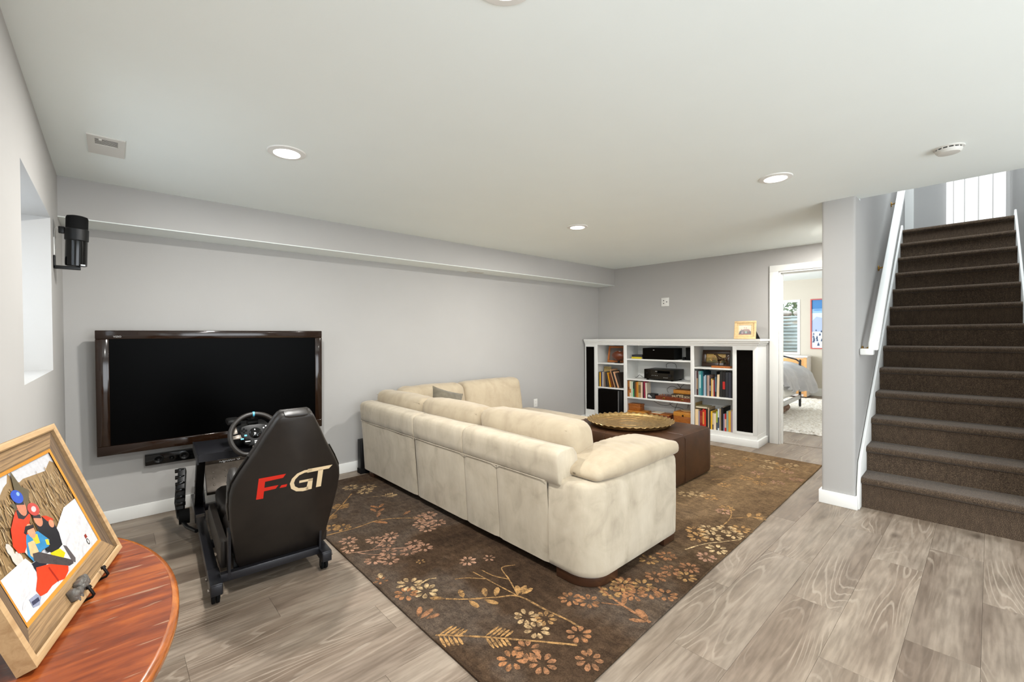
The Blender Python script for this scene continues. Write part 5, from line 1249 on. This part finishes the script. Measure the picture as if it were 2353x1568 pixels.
for i, nm in enumerate(('bottom', 'right', 'top', 'left')):
    j = (i+1) % 4
    for part, sel, mt in (('frame_edge', (0, 5), 'barn_edge'), ('frame_board', (5, 9), 'barn_wood' if i % 2 == 0 else 'barn_wood_v')):
        m_ = MB(); pts = prof_f[sel[0]:sel[1]+1] if sel[1] < 9 else prof_f[4:9]
        for k_, z in pts:
            c_ = insetc(k_); m_.v += [(c_[i][0], c_[i][1], z), (c_[j][0], c_[j][1], z)]
        m_.f = [(2*q, 2*q+1, 2*q+3, 2*q+2) for q in range(len(pts)-1)]
        o_ = m_.build(part, mt, PF); o_.matrix_local = FMt
    c0, c1 = insetc(MWd), insetc(MWd+.008)
    MB().add([(c0[i][0], c0[i][1], -.013), (c0[j][0], c0[j][1], -.013), (c1[j][0], c1[j][1], -.0145), (c1[i][0], c1[i][1], -.0145)], [(0, 1, 2, 3)]).build('gold_fillet', 'gold_fillet', PF, M=FMt)
MB().box(.002, FWd-.002, .002, FHt-.002, -DEP, -DEP+.004).build('backing', 'matt_black', PF, M=FMt)
x0, x1, y0, y1 = MWd+.004, FWd-MWd-.004, MWd+.004, FHt-MWd-.004
sh_ = lambda q: [(min(x1, max(x0, x-.043)), min(y1, max(y0, y-.004))) for x, y in q]
its = [(rect(x0, x1, y0, y1), S(206, 205, 208))]
rnd = random.Random(11)
its.append((sh_([(.0,.30),(.10,.285),(.18,.28),(.223,.295),(.271,.317),(.29,.322),(.31,.341),(.318,.318),(.334,.31),(.353,.313),(.456,.303),(.50,.32),(.56,.31),(.56,.16),(.366,.16),(.22,.148),(.0,.16)]), S(150, 122, 84)))
for i in range(420):
    x, y = rnd.uniform(.09, .51), rnd.uniform(.165, .285); w_ = rnd.uniform(.0015, .005); h_ = rnd.uniform(.010, .032); l_ = rnd.uniform(-.006, .008)
    its.append((sh_([(x, y), (x+w_, y), (x+w_+l_, y+h_), (x+l_, y+h_)]), (S(138, 108, 70), S(166, 134, 92), S(180, 148, 102), S(122, 98, 68), S(190, 164, 124), S(156, 124, 84))[i % 6]))
its.append((sh_([(.255,.28),(.275,.275),(.295,.30),(.318,.345),(.326,.30),(.345,.285),(.33,.27),(.30,.25),(.27,.25)]), S(96, 84, 58)))
for i in range(9): its.append((sh_(ell(rnd.uniform(.10, .24), rnd.uniform(.17, .26), .010, .016, 8)), S(214, 206, 196)))
its.append((sh_([(.0,.19),(.101,.168),(.207,.168),(.217,.150),(.30,.14),(.366,.172),(.44,.20),(.56,.20),(.56,.03),(.0,.03)]), S(224, 222, 222)))
for i in range(70): its.append((sh_(ell(rnd.uniform(.10, .50), rnd.uniform(.05, .15), rnd.uniform(.008, .03), rnd.uniform(.002, .006), 8, .35)), (S(214, 213, 216), S(232, 230, 228))[i % 2]))
RED, BLK = S(222, 62, 30), S(40, 40, 44)
its += [(sh_([(.290,.262),(.262,.262),(.247,.255),(.214,.235),(.192,.204),(.196,.186),(.215,.178),(.24,.19),(.285,.225),(.30,.235)]), RED),
 (sh_([(.262,.262),(.30,.255),(.298,.240),(.27,.236),(.255,.245)]), BLK), (sh_(ell(.286, .262, .016, .022, 14, -.3)), S(206, 130, 100)), (sh_([(.272,.272),(.300,.262),(.303,.270),(.276,.280)]), S(30, 34, 50)),
 (sh_(ell(.291, .286, .021, .016, 14, -.3)), S(40, 80, 190)), (sh_(ell(.299, .29, .006, .005, 8)), S(140, 180, 230)),
 (sh_([(.333,.212),(.35,.21),(.366,.189),(.364,.160),(.351,.132),(.304,.130),(.285,.147),(.295,.18),(.30,.215)]), BLK), (sh_(ell(.317, .218, .016, .019, 14, -.3)), S(214, 140, 108)), (sh_([(.303,.226),(.33,.214),(.333,.223),(.306,.234)]), S(50, 44, 50)), (sh_(ell(.321, .242, .022, .016, 14, -.3)), S(196, 70, 60)), (sh_(ell(.322, .242, .010, .007, 10)), S(230, 200, 200)),
 (sh_([(.335,.218),(.352,.212),(.372,.195),(.36,.190),(.345,.20)]), RED), (sh_(ell(.355, .189, .011, .010, 10)), S(220, 150, 116)),
 (sh_([(.25,.206),(.293,.196),(.315,.163),(.300,.152),(.273,.156),(.225,.150),(.218,.168),(.236,.193)]), S(60, 140, 190)), (sh_([(.262,.20),(.285,.192),(.278,.172),(.262,.176)]), S(224, 200, 60)), (sh_([(.24,.19),(.262,.186),(.258,.160),(.235,.150),(.226,.165)]), S(236, 190, 140)), (sh_([(.300,.170),(.312,.166),(.306,.153),(.296,.158)]), S(224, 210, 60)),
 (sh_(ell(.271, .206, .014, .017, 14, -.2)), S(230, 160, 124)), (sh_([(.245,.212),(.262,.222),(.292,.214),(.285,.208),(.262,.212),(.25,.205)]), S(44, 40, 42)),
 (sh_([(.215,.150),(.24,.146),(.27,.128),(.225,.118),(.214,.13)]), S(36, 38, 50)),
 (sh_([(.221,.137),(.265,.122),(.332,.088),(.318,.075),(.289,.069),(.262,.078),(.236,.081),(.21,.079),(.185,.085),(.182,.101),(.207,.119)]), S(226, 66, 32)), (sh_([(.262,.118),(.268,.078),(.262,.076),(.256,.116)]), S(170, 40, 22)),
 (sh_([(.29,.138),(.333,.130),(.344,.112),(.326,.106),(.300,.116)]), S(240, 206, 30)),
 (sh_([(.235,.165),(.258,.158),(.356,.086),(.352,.078),(.331,.082),(.239,.139),(.227,.152)]), S(78, 72, 72)), (sh_([(.352,.130),(.363,.122),(.371,.084),(.362,.076),(.352,.083)]), S(96, 90, 90)),
 (sh_([(.150,.099),(.178,.096),(.186,.083),(.168,.074),(.148,.080)]), S(150, 156, 180)), (sh_([(.152,.092),(.178,.088),(.176,.080),(.150,.084)]), S(60, 64, 90)),
 (sh_(rect(.458, .470, .098, .108)), S(150, 60, 50)), (sh_(ell(.462, .088, .007, .009, 8)), S(70, 66, 64)), (sh_(ell(.462, .088, .004, .006, 8)), S(230, 226, 222))]
prints('photo_print', its, PF, 'photo_print', FMt @ Matrix.Translation((0, 0, -.0180)), .000006)
orn = MB()
for k_ in range(16):
    a = rnd.uniform(-1, 1); orn.cushion(.250+a*.036-.008, .250+a*.036+.008, .026+rnd.uniform(-.006, .010)-.006, .026+rnd.uniform(0, .012)+.008, -.012, .004+rnd.uniform(0, .004), .005, res=.006)
for xx in (.222, .240): orn.cushion(xx-.005, xx+.005, .008, .03, -.012, .002, .004, res=.006)
orn.build('pewter_ornament', 'pewter', PF, smooth=True, M=FMt)
EA = thing('display_easel', 'small black iron easel holding the framed photo', 'easel', PF.location)
for xx in (.250, .352):
    MB().tube([(xx, -.0045, -.018), (xx, -.0045, -.012), (xx, -.0045, .008), (xx, -.001, .0125), (xx, .008, .012), (xx, .018, .011)], .0032, 8).cyl((xx, .018, .011), (xx, .024, .011), .0055, .0045).build('hook', 'iron_black', EA, smooth=True, M=FMt, angle=60)
    MB().tube([(xx, .014, -.038), (xx, .15, -.038), (xx+(.051 if xx < .3 else -.051), .30, -.038)], .0045, 8).build('back_leg', 'iron_black', EA, smooth=True, M=FMt)
gp = FMt @ Vector((.30, .28, -.038)); MB().tube([tuple(gp), (gp.x-.075, gp.y+.02, .0062)], .0045, 8).build('rear_leg', 'iron_black', EA, smooth=True)

# ================================================================== BEDROOM
def bt(name, label, cat, v, u, z=0.0): return thing(name, label, cat, BK(v, u, z), TH)
WN = bt('window_2', 'white framed bedroom window looking into a corrugated window well', 'window', VB+.05, 1.183, .90); WN['kind'] = 'structure'
yframe(-.477, .477, 0, 1.25, .055, -.06, .04).build('window_frame', 'trim_white', WN, bevel=.004)
bx(-.02, .03, -.02, .02, .055, 1.195).build('mullion', 'trim_white', WN)
for a, b_ in ((-.422, -.02), (.02, .422)): bx(0, .006, a, b_, .055, 1.195).build('pane', 'pane_glass', WN)
WW = bt('window_well', 'curved corrugated steel window well outside the bedroom window', 'window well', VB+.16, 1.2, .80)
def well(u, v):
    a = -PI/2+PI*u; z = v*1.02; r = .85+.014*math.sin(z*2*PI/.085)
    return (max(0, r*math.cos(a)), r*1.35*math.sin(a), z)
MB().grid(well, 40, 130).build('corrugated_wall', 'well_steel', WW, smooth=True, angle=180)
bx(.0, .85, -1.14, 1.14, -.03, 0).build('gravel_bed', 'soil', WW)
bx(.62, .66, -.9, .9, .06, .14).build('brace_bar', 'soil', WW)
for i in range(7):
    rk = MB().cushion(-.10, .10, -.14, .14, 0, .12, .05, (.02,.02,.02), .05, .02, 7, i).build('garden_stone', 'stone', smooth=True)
    rk.location = BK(VB+1.16+.05*(i % 2), .20+.36*i, 1.83); tag(rk, ('pale rock on the rim of the bedroom window well, %s from the right' % ORD[i]), 'rock', 'rocks around the window well')
sl_ = MB().box(VB+.15, VB+3.0, -2, 4.5, 1.70, 1.80, BKM); 
gd = MB().box(VB+1.02, VB+4.0, -2, 4.5, 1.55, 1.815, BKM).build('garden_ground', 'soil'); tag(gd, 'bare soil of the garden beyond the window well', 'ground', None, 'structure')
BH = bt('garden_bush', 'green leafy bush above the window well outside the bedroom', 'bush', VB+1.9, 1.1, 1.81)
lm = MB(); rnd = random.Random(5)
for i in range(900):
    a, r_ = rnd.uniform(0, 6.28), rnd.uniform(.0, 1.0)
    c_ = Vector((.45*r_*math.cos(a), 1.2*r_*math.sin(a), rnd.uniform(.02, .95))); q = Vector((rnd.uniform(-1, 1), rnd.uniform(-1, 1), rnd.uniform(-1, 1))).normalized(); w_ = q.orthogonal().normalized()*.03; q = q*.07
    k_ = len(lm.v); lm.v += [tuple(c_-q), tuple(c_+w_), tuple(c_+q), tuple(c_-w_)]; lm.f.append((k_, k_+1, k_+2, k_+3))
lv_ = lm.build('foliage', 'leaf', BH); lv_['kind'] = 'stuff'
for i in range(3): MB().cyl((0, -.5+.5*i, 0), (.05, -.45+.5*i, .7), .02, .01, 8).build('stem', 'soil', BH, smooth=True)
PO = bt('mountain_poster', 'snowy mountain poster in a thin red frame on the bedroom wall', 'poster', VB, .10, 1.590)
yframe(-.41, .41, -.55, .55, .022, -.022, -.002).build('poster_frame', cmat((196, 92, 84)), PO)
its = [(rect(-.39, .39, -.53, .53), S(206, 220, 240)), (rect(-.39, .39, .22, .53), S(70, 130, 190)), (rect(-.39, .39, .22, .33), S(150, 190, 222)), (rect(-.39, .39, .16, .24), S(210, 220, 232))]
rnd = random.Random(2)
for i in range(8): its.append((ell(rnd.uniform(-.3, .3), rnd.uniform(.30, .48), rnd.uniform(.05, .12), rnd.uniform(.012, .03), 12), (S(150, 190, 226), S(100, 150, 206))[i % 2]))
its.append(([(-.39,.06),(-.30,.16),(-.20,.13),(-.05,.19),(.1,.14),(.25,.18),(.39,.15),(.39,-.2),(-.39,-.2)], S(170, 186, 222)))
for i in range(14): x = rnd.uniform(-.36, .3); y = rnd.uniform(-.12, .13); its.append(([(x, y), (x+.09, y+.012), (x+.12, y+.002), (x+.04, y-.012)], (S(120, 144, 190), S(206, 216, 236))[i % 2]))
its.append((rect(-.39, .39, -.53, -.17), S(222, 230, 244)))
for i in range(46):
    x = rnd.uniform(-.37, .37); y = rnd.uniform(-.5, -.14); h_ = .03+.09*(-.12-y); its.append(([(x-.35*h_, y), (x+.35*h_, y), (x, y+h_*1.3)], S(64, 84, 116)))
prints('poster_print', its, PO, 'poster_print', frameM((-.0045, 0, 0), (0, -1, 0), (0, 0, 1)), .0002)
DR = bt('dresser', 'warm wood dresser with drawers and white side below the bedroom window', 'dresser', 5.30, 1.02, 0)
bx(.01, .44, -.53, .53, .02, .86).build('carcass', cmat((236, 232, 228)), DR, bevel=.004); bx(-.012, .45, -.545, .545, .862, .896).build('top', cmat((230, 226, 220)), DR, bevel=.004)
for i, (z0, z1) in enumerate(((.08, .28), (.30, .48), (.50, .66), (.68, .845))):
    dr_ = bx(-.008, .01, -.47, .50, z0, z1).build('drawer', 'dresser_wood', DR, bevel=.003)
    for yy in (-.26, .26): MB().lathe([(0,.024),(.014,.022),(.016,.014),(.008,.006),(.008,0)], seg=14, M=frameM((-.008, yy, (z0+z1)/2), (0, 1, 0), (0, 0, 1)) ).build('knob', 'pine_frame', dr_, smooth=True)
bx(-.006, .01, -.528, -.47, .02, .86).build('corner_post', 'dresser_wood', DR)
SH = bt('shag_rug', 'fluffy white shag rug on the bedroom floor', 'rug', 1.27, 0, 0)
def shag(s_, t_):
    x, y = s_*3.7, -.92+t_*2.2; e = min(s_*3.7, 3.7-s_*3.7, t_*2.2, 2.2-t_*2.2)
    h_ = .045*min(1, e/.06)**.5+.016*noise.noise(Vector((x*13, y*13, 0)))+.012*noise.noise(Vector((x*31, y*31, 5)))
    return (x+.02*noise.noise(Vector((x*9, y*9, 2)))*(1 if e > 0 else 1.5), y, max(.003, h_))
MB().grid(shag, 180, 110).build('pile', 'shag', SH, smooth=True, angle=180)
tf = MB(); rnd = random.Random(9)
for i in range(2600):
    x, y = rnd.uniform(.0, 1.3), rnd.uniform(-.9, .6); a = rnd.uniform(0, 6.28); l_ = rnd.uniform(.02, .045); p = Vector((x, y, .03)); q = p+Vector((math.cos(a)*l_, math.sin(a)*l_, rnd.uniform(.005, .03))); w_ = Vector((-math.sin(a), math.cos(a), 0))*.006
    k_ = len(tf.v); tf.v += [tuple(p-w_), tuple(p+w_), tuple(q)]; tf.f.append((k_, k_+1, k_+2))
tt_ = tf.build('tufts', 'shag', SH); tt_['kind'] = 'stuff'
BD = bt('bed', 'metal framed bed with a grey duvet in the bedroom', 'bed', 2.4, .95, 0)
bo = lambda v, u: (v-2.4, u-.95)
px_, py_ = bo(3.39, .243)
for yy in (py_, py_+1.45):
    MB().cyl((px_, yy, .09), (px_, yy, .88), .020, .020, 16).build('foot_post', 'bed_metal', BD, smooth=True, angle=40)
    MB().cyl((px_, yy, .072), (px_, yy, .10), .016, .018, 16).build('leg_tip', 'bed_metal', BD, smooth=True, angle=40)
    MB().lathe([(0, .03), (.016, .022), (.024, .0), (.018, -.02), (0, -.026)], (px_, yy, .89), 16).build('finial', 'bed_metal', BD, smooth=True)
MB().tube([(px_, py_, .87), (px_, py_+.06, .915), (px_, py_+.32, .985), (px_, py_+.72, 1.03), (px_, py_+1.13, .985), (px_, py_+1.39, .915), (px_, py_+1.45, .87)], .013, 10).build('foot_rail', 'bed_metal', BD, smooth=True)
MB().cyl((px_, py_+.30, .30), (px_, py_+.30, .985), .012, .012, 10).build('foot_bar', 'bed_metal', BD, smooth=True); MB().cyl((px_, py_+.72, .30), (px_, py_+.72, 1.03), .012, .012, 10).build('foot_bar', 'bed_metal', BD, smooth=True)
bx(px_-2.0, px_, py_-.012, py_+.012, .215, .285).build('side_rail', 'bed_rail', BD, bevel=.003)
bx(px_-2.0, px_, py_+1.44, py_+1.46, .215, .285).build('side_rail', 'bed_rail', BD, bevel=.003)
MB().cushion(px_-2.0, px_-.02, py_+.03, py_+1.42, .285, .60, .06, res=.08).build('mattress', 'trim_white', BD, smooth=True)
def duv(s_, t_):
    """s along the bed (towards the foot), t from the top middle over the side"""
    x = px_-1.95+1.98*s_; topw = .55; rr_ = .27; foot = max(0, min(1, (s_-.72)/.25)); foot = foot*foot*(3-2*foot)
    drop = .10+.06*math.sin(x*4.3)+.20*foot; L_ = t_*(topw+rr_*PI/2+drop)
    zt = .86+.03*math.sin(s_*7)
    if L_ < topw: y, z = py_+.80-L_, zt+.02*noise.noise(Vector((x*3, L_*3, 0)))
    elif L_ < topw+rr_*PI/2:
        a = (L_-topw)/rr_; y, z = py_+.25-rr_*math.sin(a), zt-rr_+rr_*math.cos(a)
    else:
        e = L_-topw-rr_*PI/2; y, z = py_+.25-rr_-.25*e, zt-rr_-e
    k_ = max(0, (L_-topw+.2)); fold = math.sin(x*22+L_*4+2.5*noise.noise(Vector((x*3, 0, 0))))+.6*math.sin(x*41-L_*7)+.8*noise.noise(Vector((x*9, L_*6, 4)))
    y -= .018*fold*min(1, k_*2); z += .012*fold*min(1, k_)
    y -= .17*foot*min(1, max(0, (L_-topw)/.35))**1.3
    return (x, y, max(.2, z))
MB().grid(duv, 90, 60).build('duvet', 'duvet', BD, smooth=True, angle=180)
SL = bt('fuzzy_cushion', 'brown fuzzy cushion on the floor under the bed', 'cushion', 2.55, .40, .075)
MB().cushion(-.22, .22, -.14, .14, 0, .15, .07, (.01, .01, .01), .02, .014, 26, 3).build('cushion', 'fur_brown', SL, smooth=True)
